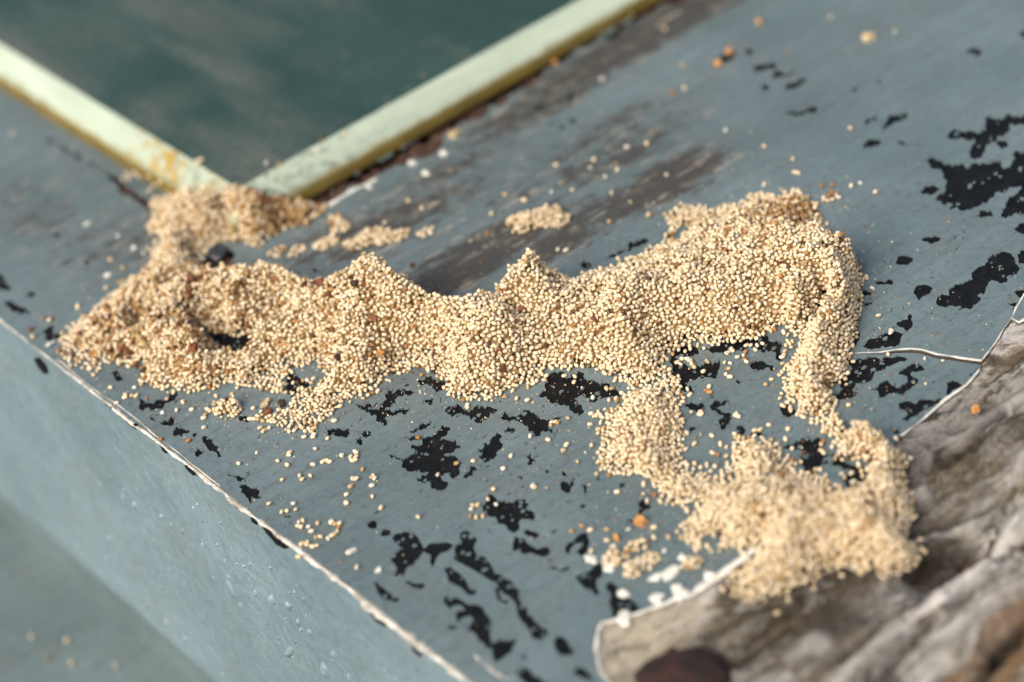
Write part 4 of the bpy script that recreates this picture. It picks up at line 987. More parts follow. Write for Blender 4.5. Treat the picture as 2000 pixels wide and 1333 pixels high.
def heap_mesh(name, xyz, core=True):
    var = [pellet_mesh(i) for i in range(5)]; V = []; Fs = []; T = []; nv = 0
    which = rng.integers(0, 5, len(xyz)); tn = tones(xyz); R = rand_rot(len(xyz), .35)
    half = rng.normal(.345, .045, len(xyz)).clip(.24, .46); rad = rng.normal(.258, .025, len(xyz)).clip(.19, .33)
    odd = rng.random(len(xyz)) < .07; half = np.where(odd, half * rng.uniform(.45, .8, len(xyz)), half); rad = np.where(odd, rad * rng.uniform(.6, 1.0, len(xyz)), rad)
    for k, (v, f) in enumerate(var):
        s = np.nonzero(which == k)[0]
        loc = v[None] * np.stack([half[s], rad[s], rad[s]], 1)[:, None, :]
        w = np.einsum('nij,nvj->nvi', R[s], loc) + xyz[s][:, None, :]
        w[..., 2] = np.where((w[..., 2] < .015) & (w[..., 2] > -.3), .015, w[..., 2])
        V.append(w.reshape(-1, 3)); Fs.append((f[None] + (np.arange(len(s)) * len(v))[:, None, None] + nv).reshape(-1, 3)); nv += len(s) * len(v)
        T.append(np.repeat(tn[s], len(v)))
    if core:
        # packed inside of the heap, below the pellets in view, browned to paint gap shade
        hc = HH - 1.05 * np.minimum(slope, 2.2); idx = -np.ones(HH.shape, int); kk2 = hc > .1
        idx[kk2] = np.arange(kk2.sum()) + nv
        V.append(np.stack([GXX[kk2], GYY[kk2], hc[kk2]], 1)); T.append(np.full(kk2.sum(), .08))
        a, b, c, d = idx[:-1, :-1], idx[:-1, 1:], idx[1:, 1:], idx[1:, :-1]; ok = (a >= 0) & (b >= 0) & (c >= 0) & (d >= 0)
        Fs.append(np.stack([a[ok], b[ok], c[ok]], 1)); Fs.append(np.stack([a[ok], c[ok], d[ok]], 1))
    V = np.concatenate(V) * S; Fs = np.concatenate(Fs); T = np.concatenate(T)
    me = bpy.data.meshes.new(name); me.vertices.add(len(V)); me.vertices.foreach_set('co', V.astype(np.float32).ravel())
    me.loops.add(Fs.size); me.loops.foreach_set('vertex_index', Fs.astype(np.int32).ravel())
    me.polygons.add(len(Fs)); me.polygons.foreach_set('loop_start', np.arange(0, Fs.size, 3, dtype=np.int32))
    me.polygons.foreach_set('use_smooth', np.ones(len(Fs), bool))
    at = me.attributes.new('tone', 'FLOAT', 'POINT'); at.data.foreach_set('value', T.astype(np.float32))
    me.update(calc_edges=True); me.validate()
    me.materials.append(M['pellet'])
    o = bpy.data.objects.new(name, me); col.objects.link(o)
    print(name, len(Fs), 'tris'); return o

# ------------------------------------------------------------------ single pellets lying apart
LOOSE = [
 ('H', '50,65 130,50 100,75 125,90 105,95 130,75 165,145 110,200 132,195 225,180 235,195 215,190 98,240 218,235 75,285 75,332 270,358 475,410 222,295',
  'loose tan pellet on grey paint left of the feathery black patch', 'pellets scattered left of the feathery black patch'),
 ('H', '780,345 772,365 808,343 768,405 800,412 838,405', 'tan pellet in the cluster of six left of a black patch', 'pellets in the cluster of six'),
 ('H', '910,340 865,312', 'tan pellet lying on the upper edge of a ragged black patch', 'pellets on the ragged black patch'),
 ('H', '895,255', 'lone tan pellet just above the ragged black patch', None),
 ('H', '950,140', 'lone tan pellet right of the feathery black patch', None),
 ('H', '1115,235 1125,245', 'tan pellet of a touching pair on bare grey paint', 'touching pair of pellets'),
 ('H', '993,70', 'lone tan pellet beside a small dark chip', None),
 ('H', '785,98 690,112 585,175', 'tan pellet resting on the feathery black patch', 'pellets on the feathery black patch'),
 ('H', '1285,40 1303,8', 'tan pellet between the small chips left of the lower spill', 'pellets left of the lower spill'),
 ('H', '1585,270', 'lone pale pellet just below the lower spill', None),
 ('H', '1332,490 1388,460 1435,483 1527,480 1527,540 1650,480 1790,468 1790,525 1440,600 1660,560 1690,545 1720,560 1745,545 1700,580 1740,580 1645,632 1680,600',
  'blurred tan pellet scattered round the orange flakes below the spill', 'pellets round the orange flakes'),
 ('G', '1615,50 1610,65 1600,120 1548,98 1757,30 1745,118 1800,102 1820,95 1838,103 1905,68 1980,45 1955,85 1975,95 1985,75',
  'tan pellet in the upper part of the sparse scatter below the heap', 'upper part of the sparse scatter'),
 ('G', '1572,203 1670,180 1685,200 1730,180 1965,195 1980,200 1955,240 1932,285 1932,330', 'tan pellet in the middle of the sparse scatter below the heap', 'middle of the sparse scatter'),
 ('G', '1330,112', 'lone tan pellet close to the front edge', None),
 ('G', '1500,335 1635,335 1650,368 1570,382 1600,375', 'tan pellet in the small group above the ring of pellets', 'small group above the ring of pellets'),
 ('G', '1665,440 1680,465 1720,465 1735,490 1770,445 1850,435 1870,450 1890,465 1895,445 1660,460 1690,430 1845,440',
  'tan pellet in the upper arc of the ring by the front edge', 'dense ring of pellets by the front edge'),
 ('G', '1680,560 1710,565 1740,575 1765,570 1785,520 1760,525 1830,530 1850,515 1865,505 1715,550 1880,490 1695,555',
  'tan pellet in the lower arc of the ring by the front edge', 'dense ring of pellets by the front edge'),
 ('G', '1665,632', 'lone tan pellet hanging on the front edge', None),
 ('G', '1990,690', 'lone tan pellet between the white chip and the front edge', None),
 ('D', '700,965 735,970 760,970 695,980', 'tan pellet in the short row below the left end of the heap', 'short row below the heap'),
 ('D', '650,1010', 'brownish pellet at the front edge below the short row', None),
 ('D', '815,985', 'small crumb of pellet beside the short row', None),
 ('D', '1020,1005', 'tan pellet on a dirty smear below the heap', None),
 ('D', '985,1050 1068,1048', 'tan pellet below the dirty smear', 'pellets below the dirty smear'),
 ('D', '1155,1045 1170,1055 1145,1075 1135,1095', 'tan pellet just left of the small round clump', 'pellets left of the small round clump'),
 ('D', '1137,1148', 'lone tan pellet below the small round clump', None),
 ('D', '1050,1220', 'lone tan pellet above the paired black chips', None),
 ('D', '895,1212', 'lone tan pellet on the cracked front edge', None),
 ('D', '615,925', 'lone tan pellet between the front edge and the heap', None),
 ('D', '1690,885 1712,885 1748,875 1665,935 1685,930', 'tan pellet at the grey notch in the heap front', 'pellets at the grey notch'),
 ('D', '1695,1200 1745,1200 1750,1185 1860,1110 1640,1165 1690,1155 1415,1100 1440,1100 1465,1110 1480,1160 1468,1168 1500,1150 1735,1170 1655,1150', 'tan pellet at the thin fringe of the fan below the heap', 'thin fringe of the fan'),
 ('D', '240,535 285,540 180,640 275,548', 'blurred pellet left of the heap tip', 'pellets left of the heap tip'),
 ('D', '800,175 615,210 685,255', 'blurred pellet on grey paint left of the corner pile', 'pellets left of the corner pile'),
 ('F', '545,625 540,680 500,715 510,690 475,690 450,690', 'tan pellet on the black band under the right part of the heap', 'pellets on the black band'),
 ('F', '365,710 375,720 340,735 445,725 435,745 400,755 450,780 440,765 330,785 360,790 340,820 350,820 335,850 358,865 350,728', 'tan pellet in the string running down from the heap front', 'string running down from the heap'),
 ('F', '90,765 120,765 135,775 155,805 160,810 145,790 210,835', 'tan pellet right of the neck joining both piles', 'pellets right of the neck'),
 ('F', '225,940 245,950 135,965', 'tan pellet on grey paint inside the loop of the spill', 'pellets inside the loop'),
 ('F', '195,1060 205,1070 190,1075 385,1080 405,1085 395,1070', 'tan pellet of a small cluster inside the loop of the spill', 'small clusters inside the loop'),
 ('F', '880,1220 705,1265', 'blurred pellet at the fringe of the lower pile', 'pellets at the fringe of the lower pile'),
 ('F', '1240,740', 'lone tan pellet in the open crack of the paint', None),
 ('F', '1255,620 1258,608', 'pale pellet on the black patch above the crack', 'pellets above the crack'),
 ('F', '660,740 665,720 650,755 690,680 700,700 670,690 680,665', 'tan pellet in the bunch under the overhang of the tongue', 'bunch under the tongue'),
 ('F', '1545,775', 'tiny pale pellet at the end of the crack', None),
 ('E', '220,955 250,945', 'tan pellet at the grey bay in the heap front', 'pellets in the grey bay'),
 ('E', '10,1110', 'lone tan pellet below the fan', None),
 ('E', '475,1205', 'lone tan pellet above the feathery black patch', None),
 ('E', '1100,1195 1240,1115 1255,1120 1220,1120 1215,1135', 'tan pellet at the tip of a spiky black patch', 'pellets at the spiky black patch'),
 ('E', '1450,980 1540,995 1525,930 1555,930 1580,985 1590,995 1610,955', 'tan pellet on black ground left of the neck', 'pellets left of the neck'),
 ('E', '1480,1060 1500,1090 1470,1080 1440,1070 1555,1045 1435,1130 1490,1075 1455,1085', 'tan pellet of the cluster touching the left side of the neck', 'cluster at the left of the neck'),
 ('E', '1200,1215', 'lone pale pellet between spiky patch and lower spill', None),
 ('E', '1305,1240 1285,1275', 'tan pellet of a close pair left of the lower spill', 'close pair left of the lower spill'),
 ('E', '1310,1095 1345,895 1290,860 1025,985 1085,995', 'tan pellet fallen from the front of the middle lobe', 'pellets fallen from the middle lobe'),
 ('E', '1255,155 1300,158 1115,175', 'pellet on the dark stain behind the pointed peak', 'pellets behind the pointed peak'),
 ('E', '1600,215 1640,210 1660,200 1590,205', 'pellet on black chips behind the saddle of the heap', 'pellets behind the saddle'),
 ('B', '420,1120 497,1160 290,1240 545,1300', 'blurred pellet on scraped paint below the rotten gap', 'pellets below the rotten gap'),
 ('B', '885,1190 960,1085 1065,1115 865,1300', 'blurred pellet left of the long clump behind the heap', 'pellets left of the long clump'),
 ('B', '1220,1070 1275,1020 1335,1058 1245,920 1435,935 1455,890 1520,985 1585,945', 'blurred pale pellet above the long clump behind the heap', 'pellets above the long clump'),
 ('B', '1540,1235 1555,1075 1770,1200 1760,1195', 'blurred pellet between long clump and right back pile', 'pellets between the back clumps'),
 ('B', '1500,440 1665,85 1850,160 1950,365 1960,490 1750,800 1640,820 1860,975', 'far blurred pellet on the paint beside the glass', 'far pellets beside the glass'),
 ('C', '920,95 1280,175 685,300', 'far blurred pellet near the top of the paint', 'far pellets near the top'),
 ('C', '1030,715 550,815 335,725 710,885', 'blurred pellet on clear grey paint behind the right pile', 'pellets behind the right pile'),
 ('C', '870,1035 930,1030 1035,1035 1085,1020 1170,1070 880,1100 910,1105 930,1090 965,1100 720,960 740,965', 'pellet in the short trail right of the back pile', 'short trail right of the back pile'),
 ('A', '205,565', 'lone pellet on the pale left glass edge', None),
 ('A', '70,745', 'lone blurred pellet low on the far left paint', None),
]
ORD = ['', 'second', 'third', 'fourth', 'fifth', 'sixth', 'seventh', 'eighth', 'ninth', 'tenth', 'eleventh', 'twelfth', 'thirteenth', 'fourteenth', 'fifteenth', 'sixteenth',
       'seventeenth', 'eighteenth', 'nineteenth', 'twentieth']
NUMW = ['', '', 'two', 'three', 'four', 'five', 'six', 'seven', 'eight', 'nine', 'ten', 'eleven', 'twelve', 'thirteen', 'fourteen', 'fifteen', 'sixteen', 'seventeen', 'eighteen', 'nineteen', 'twenty']
def which_one(label, xs, i):
    """says which of a small row it is, counted from the left of the picture"""
    n = len(xs)
    if n == 1 or n > 20: return label
    k = sorted(range(n), key=lambda j: xs[j]).index(i)
    if n == 2: return label + (', left of two' if k == 0 else ', right of two')
    if k == 0: return label + ', leftmost of ' + NUMW[n]
    if k == n - 1: return label + ', rightmost of ' + NUMW[n]
    return label + ', ' + ORD[k] + ' from left'
hexes = []
for i in range(4):
    v, f = pellet_mesh(50 + i, 12, .05)
    me = bpy.data.meshes.new('pellet'); me.from_pydata([tuple(p) for p in (v * np.array([.355, .262, .255]) * S)], [], [tuple(x) for x in f.tolist()])
    me.polygons.foreach_set('use_smooth', [True] * len(me.polygons)); me.update(); me.materials.append(M['pellet1']); hexes.append(me)
count = 0
def put_pellet(p, label, group, scale=1.0, tilt=None):
    global count
    o = bpy.data.objects.new('pellet', random.choice(hexes)); col.objects.link(o)
    o.location = Vector((p[0], p[1], p[2])) * S
    o.rotation_euler = (random.uniform(0, 6.28), random.gauss(0, .15) if tilt is None else tilt, random.uniform(0, 6.28))
    s = scale * random.uniform(.88, 1.1); o.scale = (s * random.uniform(.9, 1.12), s, s)
    tag(o, label, 'pellet', group); count += 1
    return o
for sh, d, label, group in LOOSE:
    xs_ = [a for a, b in nums(d)]
    for q_, (a, b) in enumerate(nums(d)):
        px, py = px_of(sh, a, b)
        if label.endswith('glass edge'): p = on_sill(px, py, 3.2); p[2] += .25
        else:
            p = on_sill(px, py, .255)
            h0 = float(height(p[0], p[1])) if gx[0] < p[0] < gx[-1] and gy[0] < p[1] < gy[-1] else 0
            if h0 > .3: p[2] = max(p[2], h0 - .2)
            # keep clear of heap pellets
            dd3 = ((pel - p) ** 2).sum(1); pel = pel[dd3 > .50 ** 2]
        sc = .6 if 'crumb' in label or 'tiny' in label else 1.0
        put_pellet(p, which_one(label, xs_, q_), group, sc)
# pellets on top of the glass and its edge near the corner
GP = ((627, 272, 5.3), (622, 292, 4.9), (675, 262, 4.7), (545, 320, 5.3), (550, 350, 3.9), (530, 345, 5.3), (520, 318, 5.3), (336, 345, 3.0))
for q_, (px, py, z) in enumerate(GP):
    put_pellet(on_sill(px, py, z), which_one('blurred pellet on the glass near the buried corner', [g_[0] for g_ in GP], q_), 'pellets on the glass near the corner')
for (dx, dy, dz) in ((0, 0, .0), (.5, .1, .05), (.2, .5, .1), (.3, .2, .5), (-.1, .3, .55), (.15, .25, 1.0), (.6, -.2, 1.2)):
    p = on_sill(390, 330, 4.2); put_pellet((p[0] + dx, p[1] + dy, 4.4 + dz), 'pellet in the little tower standing on the left glass edge', 'little tower on the glass edge')
GP = ((252, 348, 2.6), (262, 338, 3.0), (270, 345, 2.6), (240, 350, 2.0), (282, 350, 2.2), (290, 345, 2.8), (300, 362, 2.4), (312, 356, 2.6), (292, 372, 1.6), (248, 340, 2.7))
for q_, (px, py, z) in enumerate(GP):
    put_pellet(on_sill(px, py, z), which_one('pellet caught on the ochre bead left of the corner pile', [g_[0] for g_ in GP], q_), 'pellets on the ochre bead')
# on the ledge below
GP = ((131, 1251), (93, 1284), (61, 1244), (140, 1295), (226, 1300))
for q_, (px, py) in enumerate(GP):
    r = ray(px, py); z = LEDGE_Z + .4; t = (ORG @ AZ + z) / (r @ AZ); q = r * t - ORG
    put_pellet((q @ AX, q @ AY, z), which_one('strongly blurred pellet on the ledge below', [g_[0] for g_ in GP], q_), 'pellets on the ledge below', 1.1)
# the small round clump and the nearest fringe of the heap complete the three hundred
def proj(x):
    q = x @ np.array([AX, AY, AZ]) + ORG; return np.stack([1000 + q[:, 0] / q[:, 2] * FPX, 666.5 + q[:, 1] / q[:, 2] * FPX], 1)
pp = proj(pel)
def take(sel, label, group, limit):
    global pel, pp
    idx = np.nonzero(sel)[0][:max(0, min(limit, 300 - count))]
    for i in idx: put_pellet(pel[i], label, group, 1.0, random.uniform(-.6, .6))
    keep_ = np.ones(len(pel), bool); keep_[idx] = False; pel = pel[keep_]; pp = pp[keep_]
take((np.hypot(pp[:, 0] - 445, pp[:, 1] - 797) < 32), 'tan pellet heaped in the small round clump in front of the heap', 'small round clump', 40)
take((np.hypot(pp[:, 0] - 1672, pp[:, 1] - 583) < 16), 'tan pellet in the tiny bunch at the right side of the heap', 'tiny bunch right of the heap', 14)
print('single pellets', count)
heap = heap_mesh('pellet_heap', pel)
tag(heap, 'long ragged heap of tan termite pellets spread across the sill', 'pellet heap', None, 'stuff')

# fine dust and broken bits strewn round the heap
def dust():
    N = 2600; pts = []
    poly = out_mm
    while len(pts) < N:
        i = rng.integers(0, len(poly)); c = poly[i] + rng.normal(0, 4.5, 2)
        if rng.random() < .25: c = np.array([rng.uniform(-38, 60), rng.uniform(-45, 60)])
        if -39 < c[0] < 100 and (gx[0] < c[0] < gx[-1]) and height(c[0], c[1]) < .2 and not (c[0] > -6 and c[1] > 57): pts.append(c)
    pts = np.array(pts); inw = inside(wpoly, pts[:, 0], pts[:, 1]); pts = pts[~inw]
    base = np.array([(1, 0, 0), (0, 1, 0), (-1, 0, 0), (0, -1, 0), (0, 0, .8), (0, 0, -.6)], float)
    tri = np.array([(0, 1, 4), (1, 2, 4), (2, 3, 4), (3, 0, 4), (1, 0, 5), (2, 1, 5), (3, 2, 5), (0, 3, 5)])
    n = len(pts); sz = rng.uniform(.035, .11, n) * np.where(rng.random(n) < .12, 1.8, 1)
    R = rand_rot(n); v = base[None] * (sz[:, None] * rng.uniform(.6, 1.5, (n, 3)))[:, None, :]
    v = np.einsum('nij,nvj->nvi', R, v); v[..., 2] -= v[..., 2].min(1, keepdims=True)
    v += np.concatenate([pts, np.zeros((n, 1)) + .002], 1)[:, None, :]
    f = (tri[None] + (np.arange(n) * 6)[:, None, None]).reshape(-1, 3)
    me = bpy.data.meshes.new('frass_dust'); me.from_pydata((v.reshape(-1, 3) * S).tolist(), [], f.tolist()); me.update()
    at = me.attributes.new('tone', 'FLOAT', 'POINT'); at.data.foreach_set('value', np.repeat(np.where(rng.random(n) < .35, rng.uniform(.01, .1, n), rng.uniform(.1, 1, n)), 6).astype(np.float32))
    me.materials.append(M['pellet'])
    o = bpy.data.objects.new('frass_dust', me); col.objects.link(o)
    tag(o, 'fine pale dust and broken crumbs strewn on the paint round the heap', 'dust', None, 'stuff')
dust()

# ------------------------------------------------------------------ flakes, chips, nails
def chunk(name, p, size, mat, label, cat, group=None, seed=0, flat=.35, tilt=.4, yaw=None):
    """an irregular broken flake with thickness"""
    r = random.Random(seed); n = r.randint(8, 13); top = []; bot = []
    for i in range(n):
        a = 2 * math.pi * i / n + r.uniform(-.25, .25); k = r.uniform(.55, 1.15)
        top.append((math.cos(a) * size[0] / 2 * k * .85, math.sin(a) * size[1] / 2 * k * .85, size[2] * (.5 + r.uniform(-.15, .15))))
        bot.append((math.cos(a) * size[0] / 2 * k, math.sin(a) * size[1] / 2 * k, -size[2] * (.5 + r.uniform(-.1, .1))))
    vs = top + bot + [(r.uniform(-.1, .1) * size[0], r.uniform(-.1, .1) * size[1], size[2] * .68)]
    fs = [[i, (i + 1) % n, 2 * n] for i in range(n)] + [[n + i, n + (i + 1) % n, (i + 1) % n, i] for i in range(n)] + [list(range(2 * n - 1, n - 1, -1))]
    o = mesh_from(name, vs, fs, mat)
    o.location = Vector(p) * S
    o.rotation_euler = (r.gauss(0, tilt), r.gauss(0, tilt), r.uniform(0, 6.28) if yaw is None else yaw)
    tag(o, label, cat, group); return o

FL = [  # px, py, size px, material, where
 (625, 551, 20, 'brownflake', 'red brown wood flake on the left saddle crest of the heap', None),
 (368, 578, 22, 'brownflake', 'large red brown flake in the upper left of the heap', None),
 (372, 545, 20, 'brownflake', 'slender red brown flake near the left crest of the heap', None),
 (185, 633, 18, 'brownflake', 'red brown flake in the left tip of the heap', 'red brown flakes in the left tip'),
 (200, 622, 14, 'brownflake', 'red brown flake in the left tip of the heap', 'red brown flakes in the left tip'),
 (155, 652, 14, 'brownflake', 'red brown flake in the left tip of the heap', 'red brown flakes in the left tip'),
 (378, 680, 24, 'brownflake', 'red brown flakes edge at the left rim of the hollow', None),
 (250, 690, 22, 'brownflake', 'red brown flake low on the left flank of the heap', 'flakes low on the left flank'),
 (236, 680, 14, 'brownflake', 'red brown flake low on the left flank of the heap', 'flakes low on the left flank'),
 (282, 726, 20, 'darkflake', 'dark brown flake at the left foot of the heap', None),
 (405, 618, 16, 'brownflake', 'brown flake above the hollow in the heap', 'brown flakes above the hollow'),
 (372, 632, 18, 'darkflake', 'dark flake at the shaded end of the hollow', None),
 (640, 575, 15, 'brownflake', 'brown flake on the heap right of the left crest', None),
 (595, 556, 16, 'darkflake', 'dark brown flake on the left crest of the heap', None),
 (660, 700, 22, 'darkflake', 'big black brown lump low in the middle of the heap', None),
 (742, 688, 20, 'orangeflake', 'orange brown round lump below the tall crest', None),
 (692, 555, 20, 'darkflake', 'dark brown flake under the tall crest', None),
 (712, 556, 14, 'brownflake', 'brown flake under the tall crest', None),
 (731, 622, 17, 'brownflake', 'bright rusty red splinter on the tall hump', None),
 (805, 520, 14, 'brownflake', 'rusty flake on the right shoulder of the tall crest', None),
 (807, 640, 10, 'orangeflake', 'small orange crumb on the tall hump', None),
 (650, 645, 14, 'brownflake', 'brown flake at the left of the tall hump', 'brown flakes left of the tall hump'),
 (655, 668, 12, 'brownflake', 'brown flake at the left of the tall hump', 'brown flakes left of the tall hump'),
 (868, 684, 11, 'brownflake', 'small brown flake on the middle lobe', 'small brown flakes on the middle lobe'),
 (977, 685, 12, 'brownflake', 'small brown flake on the middle lobe', 'small brown flakes on the middle lobe'),
 (983, 720, 18, 'brownflake', 'brown flake low on the middle lobe', None),
 (1011, 628, 9, 'brownflake', 'small brown flake at the right of the middle lobe', None),
 (1118, 612, 12, 'brownflake', 'brown crumb in the valley left of the second peak', 'crumbs in the valley'),
 (1160, 625, 15, 'brownflake', 'largest round brown crumb beside the second peak', None),
 (1164, 652, 9, 'brownflake', 'small brown crumb below the second peak', 'crumbs below the second peak'),
 (1141, 666, 9, 'brownflake', 'small brown crumb below the second peak', 'crumbs below the second peak'),
 (1018, 605, 15, 'brownflake', 'brown flake in the shade of the pointed peak', None),
 (1076, 538, 15, 'brownflake', 'brown flake behind the pointed peak', None),
 (1522, 516, 12, 'brownflake', 'brown crumb high on the right pile', 'crumbs high on the right pile'),
 (1553, 515, 9, 'brownflake', 'brown crumb high on the right pile', 'crumbs high on the right pile'),
 (1525, 540, 13, 'orangeflake', 'orange crumb on the right pile', None),
 (1437, 604, 10, 'darkflake', 'small dark crumb on the front of the right pile', None),
 (1640, 468, 12, 'darkflake', 'dark flake at the upper right corner of the heap', None),
 (1251, 1022, 30, 'orangeflake', 'large orange brown flake below the lower spill', None),
 (1205, 1053, 20, 'orangeflake', 'smaller orange brown flake below the lower spill', None),
 (1905, 802, 20, 'orangeflake', 'lone orange crumb on the bare wood', None),
 (1425, 104, 26, 'orangeflake', 'upper of two blurred orange crumbs on the far paint', None),
 (1403, 125, 24, 'orangeflake', 'lower of two blurred orange crumbs on the far paint', None),
 (1314, 184, 20, 'orangeflake', 'lone blurred orange crumb on the far paint', None),
 (1084, 124, 18, 'orangeflake', 'orange crumb beside the right glass edge', None),
 (1482, 44, 20, 'orangeflake', 'blurred orange crumb near the top of the paint', None),
 (62, 645, 14, 'brownflake', 'brown crumb at the left end of the front edge', None),
 (1697, 76, 38, 'tanflake', 'large pale tan lump on the far paint at the top', None),
 (888, 265, 32, 'tanflake', 'pale tan lump at the upper end of the rotten gap', None),
]
for k, (px, py, s, m, label, group) in enumerate(FL):
    p = hit(px, py); r = random.Random(k); w = s / 14.6
    on_heap = p[2] > .4
    same = [f_[0] for f_ in FL if f_[4] == label]
    label = which_one(label, same, same.index(px)) if len(same) > 1 else label
    chunk('wood_flake' if m != 'tanflake' else 'crumb', (p[0], p[1], p[2] + (.12 if on_heap else .22)), (w, w * r.uniform(.6, .9), w * r.uniform(.35, .55)), M[m], label,
          'wood flake' if m != 'tanflake' else 'crumb', group, k, tilt=.5 if on_heap else .2)
# flat bark flakes in front of the heap
chunk('bark_flake', on_sill(518, 788, .45), (2.3, 1.1, .28), M['tanflake'], 'flat tan bark flake below the heap beside the fan', 'bark flake', None, 301, tilt=.12, yaw=.45)
chunk('bark_flake', on_sill(550, 787, .35), (1.7, 1.1, .4), M['darkflake'], 'dark grey flake beside the tan bark flake', 'bark flake', None, 302, tilt=.1)
chunk('bark_flake', on_sill(522, 804, .35), (1.5, 1.2, .5), M['brownflake'], 'red brown flake under the tan bark flake', 'bark flake', None, 303, tilt=.1)
p = hit(452, 768); chunk('bark_flake', on_sill(453, 769, 1.9), (.9, .6, .7), M['tanflake'], 'tan flake sticking up from the small round clump', 'bark flake', None, 304)
p = hit(410, 640); chunk('bark_flake', (p[0], p[1], p[2] + .5), (2.2, .9, .35), M['tanflake'], 'pale papery flake inside the hollow of the heap', 'bark flake', None, 305, tilt=.5, yaw=-.6)
# white chips of paint
WH = [(170, 437, 20, 'white paint chip lying left of the corner pile'), (230, 460, 14, 'small white chip between two others on the left paint'), (261, 484, 13, 'small white chip close to the corner pile'), (210, 537, 22, 'round white chip just left of the heap'),
      (688, 1076, 26, 'white lump of paint beside the front edge'), (738, 1114, 16, 'faint pale chip near the white lump'), (317, 806, 14, 'white chip on the black patch near the front edge'), (262, 757, 12, 'tiny white chip at the foot of the heap'),
      (1155, 1092, 22, 'white chip at the top of the black patches by the lower edge'), (1190, 1108, 24, 'white chip stuck to the lowest small clump'), (1310, 1118, 42, 'biggest white paint chip below the spill'), (1280, 1128, 24, 'white chip joined to the biggest white chip'),
      (1328, 1158, 38, 'broad white chip on the torn paint edge'), (1283, 1168, 28, 'white chip left of the broad one on the torn edge'), (1335, 1090, 22, 'pale chip under the left arm of the spill'), (1385, 1124, 22, 'white chip on the torn paint edge below the spill'),
      (1217, 1160, 20, 'white chip on the lowest black patch'), (1220, 1205, 34, 'white paint shard at the corner of the bare wood'), (1297, 1076, 16, 'small white chip beside the lowest clump'),
      (805, 318, 26, 'whitish paint chip on the lip of the rotten gap'), (830, 338, 30, 'cream shard on the lip of the rotten gap'), (865, 300, 26, 'cream lump above the rotten gap'), (720, 365, 18, 'small white chip at the lower lip of the rotten gap'),
      (1806, 700, 10, 'tiny white chip just under the crack')]
for k, (px, py, s, label) in enumerate(WH):
    r = random.Random(400 + k); w = s / 14.6 * (1.25 if py > 1085 else 1)
    p = on_sill(px, py, .2)
    chunk('paint_chip', p, (w, w * r.uniform(.55, .85), min(.26, w * .16)), M['whiteflake'], label, 'paint chip', 'white paint chips', 400 + k, tilt=.12)
# thin white shard at the left tip
chunk('paint_chip', on_sill(97, 672, .5), (1.9, .5, .3), M['whiteflake'], 'thin white shard sticking out of the left tip of the heap', 'paint chip', 'white paint chips', 450, tilt=.15, yaw=.1)
# straw coloured splinters
def splinter(px0, py0, px1, py1, w, label, z=.25):
    a = hit(px0, py0); b = hit(px1, py1); a[2] += z; b[2] += z
    d = b - a; L = np.linalg.norm(d); d /= L; up = np.array([0, 0, 1.]); s = np.cross(d, up); s /= np.linalg.norm(s); up = np.cross(s, d)
    vs = []; fs = []; n = 7; r = random.Random(int(px0))
    for i in range(n):
        t = i / (n - 1); ww = w * (.25 + .75 * math.sin(math.pi * min(1, .15 + t * .8))); c = a + d * L * t + s * r.uniform(-.08, .08)
        for (u, v) in ((-.5, -.1), (-.3, .35), (.2, .4), (.5, -.1), (0, -.35)): vs.append(c + s * ww * u * r.uniform(.85, 1.15) + up * ww * v - a)
    for i in range(n - 1):
        for j in range(5): fs.append([i * 5 + j, i * 5 + (j + 1) % 5, (i + 1) * 5 + (j + 1) % 5, (i + 1) * 5 + j])
    fs += [[0, 1, 2, 3, 4], [n * 5 - 1 - q for q in range(5)]]
    o = mesh_from('wood_splinter', vs, fs, M['strawflake']); o.location = Vector(a) * S
    tag(o, label, 'splinter', 'straw coloured splinters'); return o
splinter(254, 644, 292, 684, .75, 'thick straw coloured splinter slanting in the left flank of the heap')
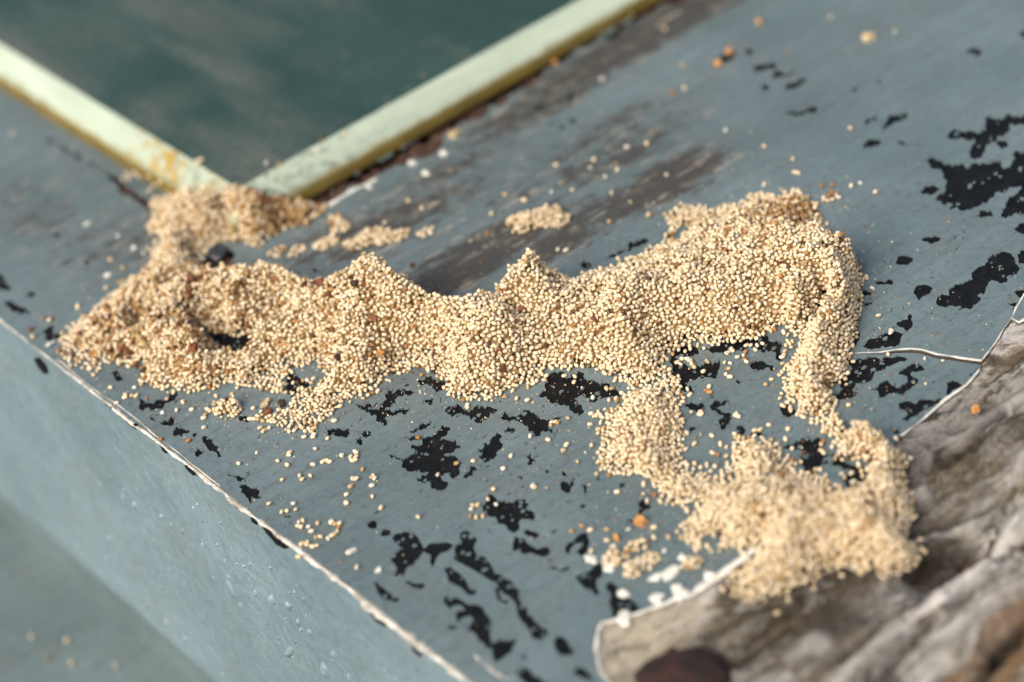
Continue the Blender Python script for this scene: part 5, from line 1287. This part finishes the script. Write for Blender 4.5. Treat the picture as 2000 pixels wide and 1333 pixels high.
splinter(296, 552, 308, 533, .4, 'short straw splinter near the left crest of the heap')
splinter(228, 556, 250, 548, .45, 'greenish straw splinter at the back of the left tip')
splinter(362, 640, 378, 672, .3, 'thin straw splinter at the left rim of the hollow')

# bent nail by the corner pile
def dome(name, p, r, h, mat, tilt, seg=28, shank=0.0, parent=None):
    vs = []; fs = []; prof = [(.0, 1.0), (.35, .95), (.65, .78), (.85, .5), (.97, .15), (1.0, -.1), (.94, -.35)]
    for (q, z) in prof:
        for s in range(seg):
            a = 2 * math.pi * s / seg; k = 1 + .04 * math.sin(3 * a + 1) + .03 * math.sin(7 * a) + .03 * math.sin(11 * a + 2); z += .16 * q * math.sin(4 * a + 9 * q) * math.cos(7 * a)
            vs.append((q * r * k * math.cos(a), q * r * k * math.sin(a), z * h))
    m = len(prof)
    for i in range(m - 1):
        for s in range(seg): fs.append([i * seg + s, (i + 1) * seg + s, (i + 1) * seg + (s + 1) % seg, i * seg + (s + 1) % seg])
    fs.append([(m - 1) * seg + s for s in range(seg)][::-1])
    o = mesh_from(name, vs, fs, mat, parent, True); o.rotation_euler = tilt; o.location = Vector(p) * S
    return o
def nail(loc, r, h, mat, tilt, label, rs, ls):
    e = empty('nail', loc); dome('nail_head', (0, 0, 0), r, h, mat, tilt, parent=e)
    seg = 12; vs = []; R = Matrix.Rotation(tilt[0], 3, 'X') @ Matrix.Identity(3)
    for z in (-.1, -ls):
        for s in range(seg):
            a = 2 * math.pi * s / seg; vs.append(tuple(R @ Vector((rs * math.cos(a), rs * math.sin(a), z))))
    fs = [[s, s + seg, (s + 1) % seg + seg, (s + 1) % seg] for s in range(seg)] + [[seg + s for s in range(seg)]]
    mesh_from('shank', vs, fs, mat, e, True)
    tag(e, label, 'nail'); return e
nail(on_sill(424, 492, .45), 1.45, .32, M['iron'], (.25, -.2, 0), 'dark glossy nail head half sunk beside the corner pile', .6, 3)
nail(on_sill(1335, 1330, .1), 5.2, 1.5, M['rust'], (.05, .05, 0), 'big rusty nail head in the bare wood at the bottom', 2.0, 4)
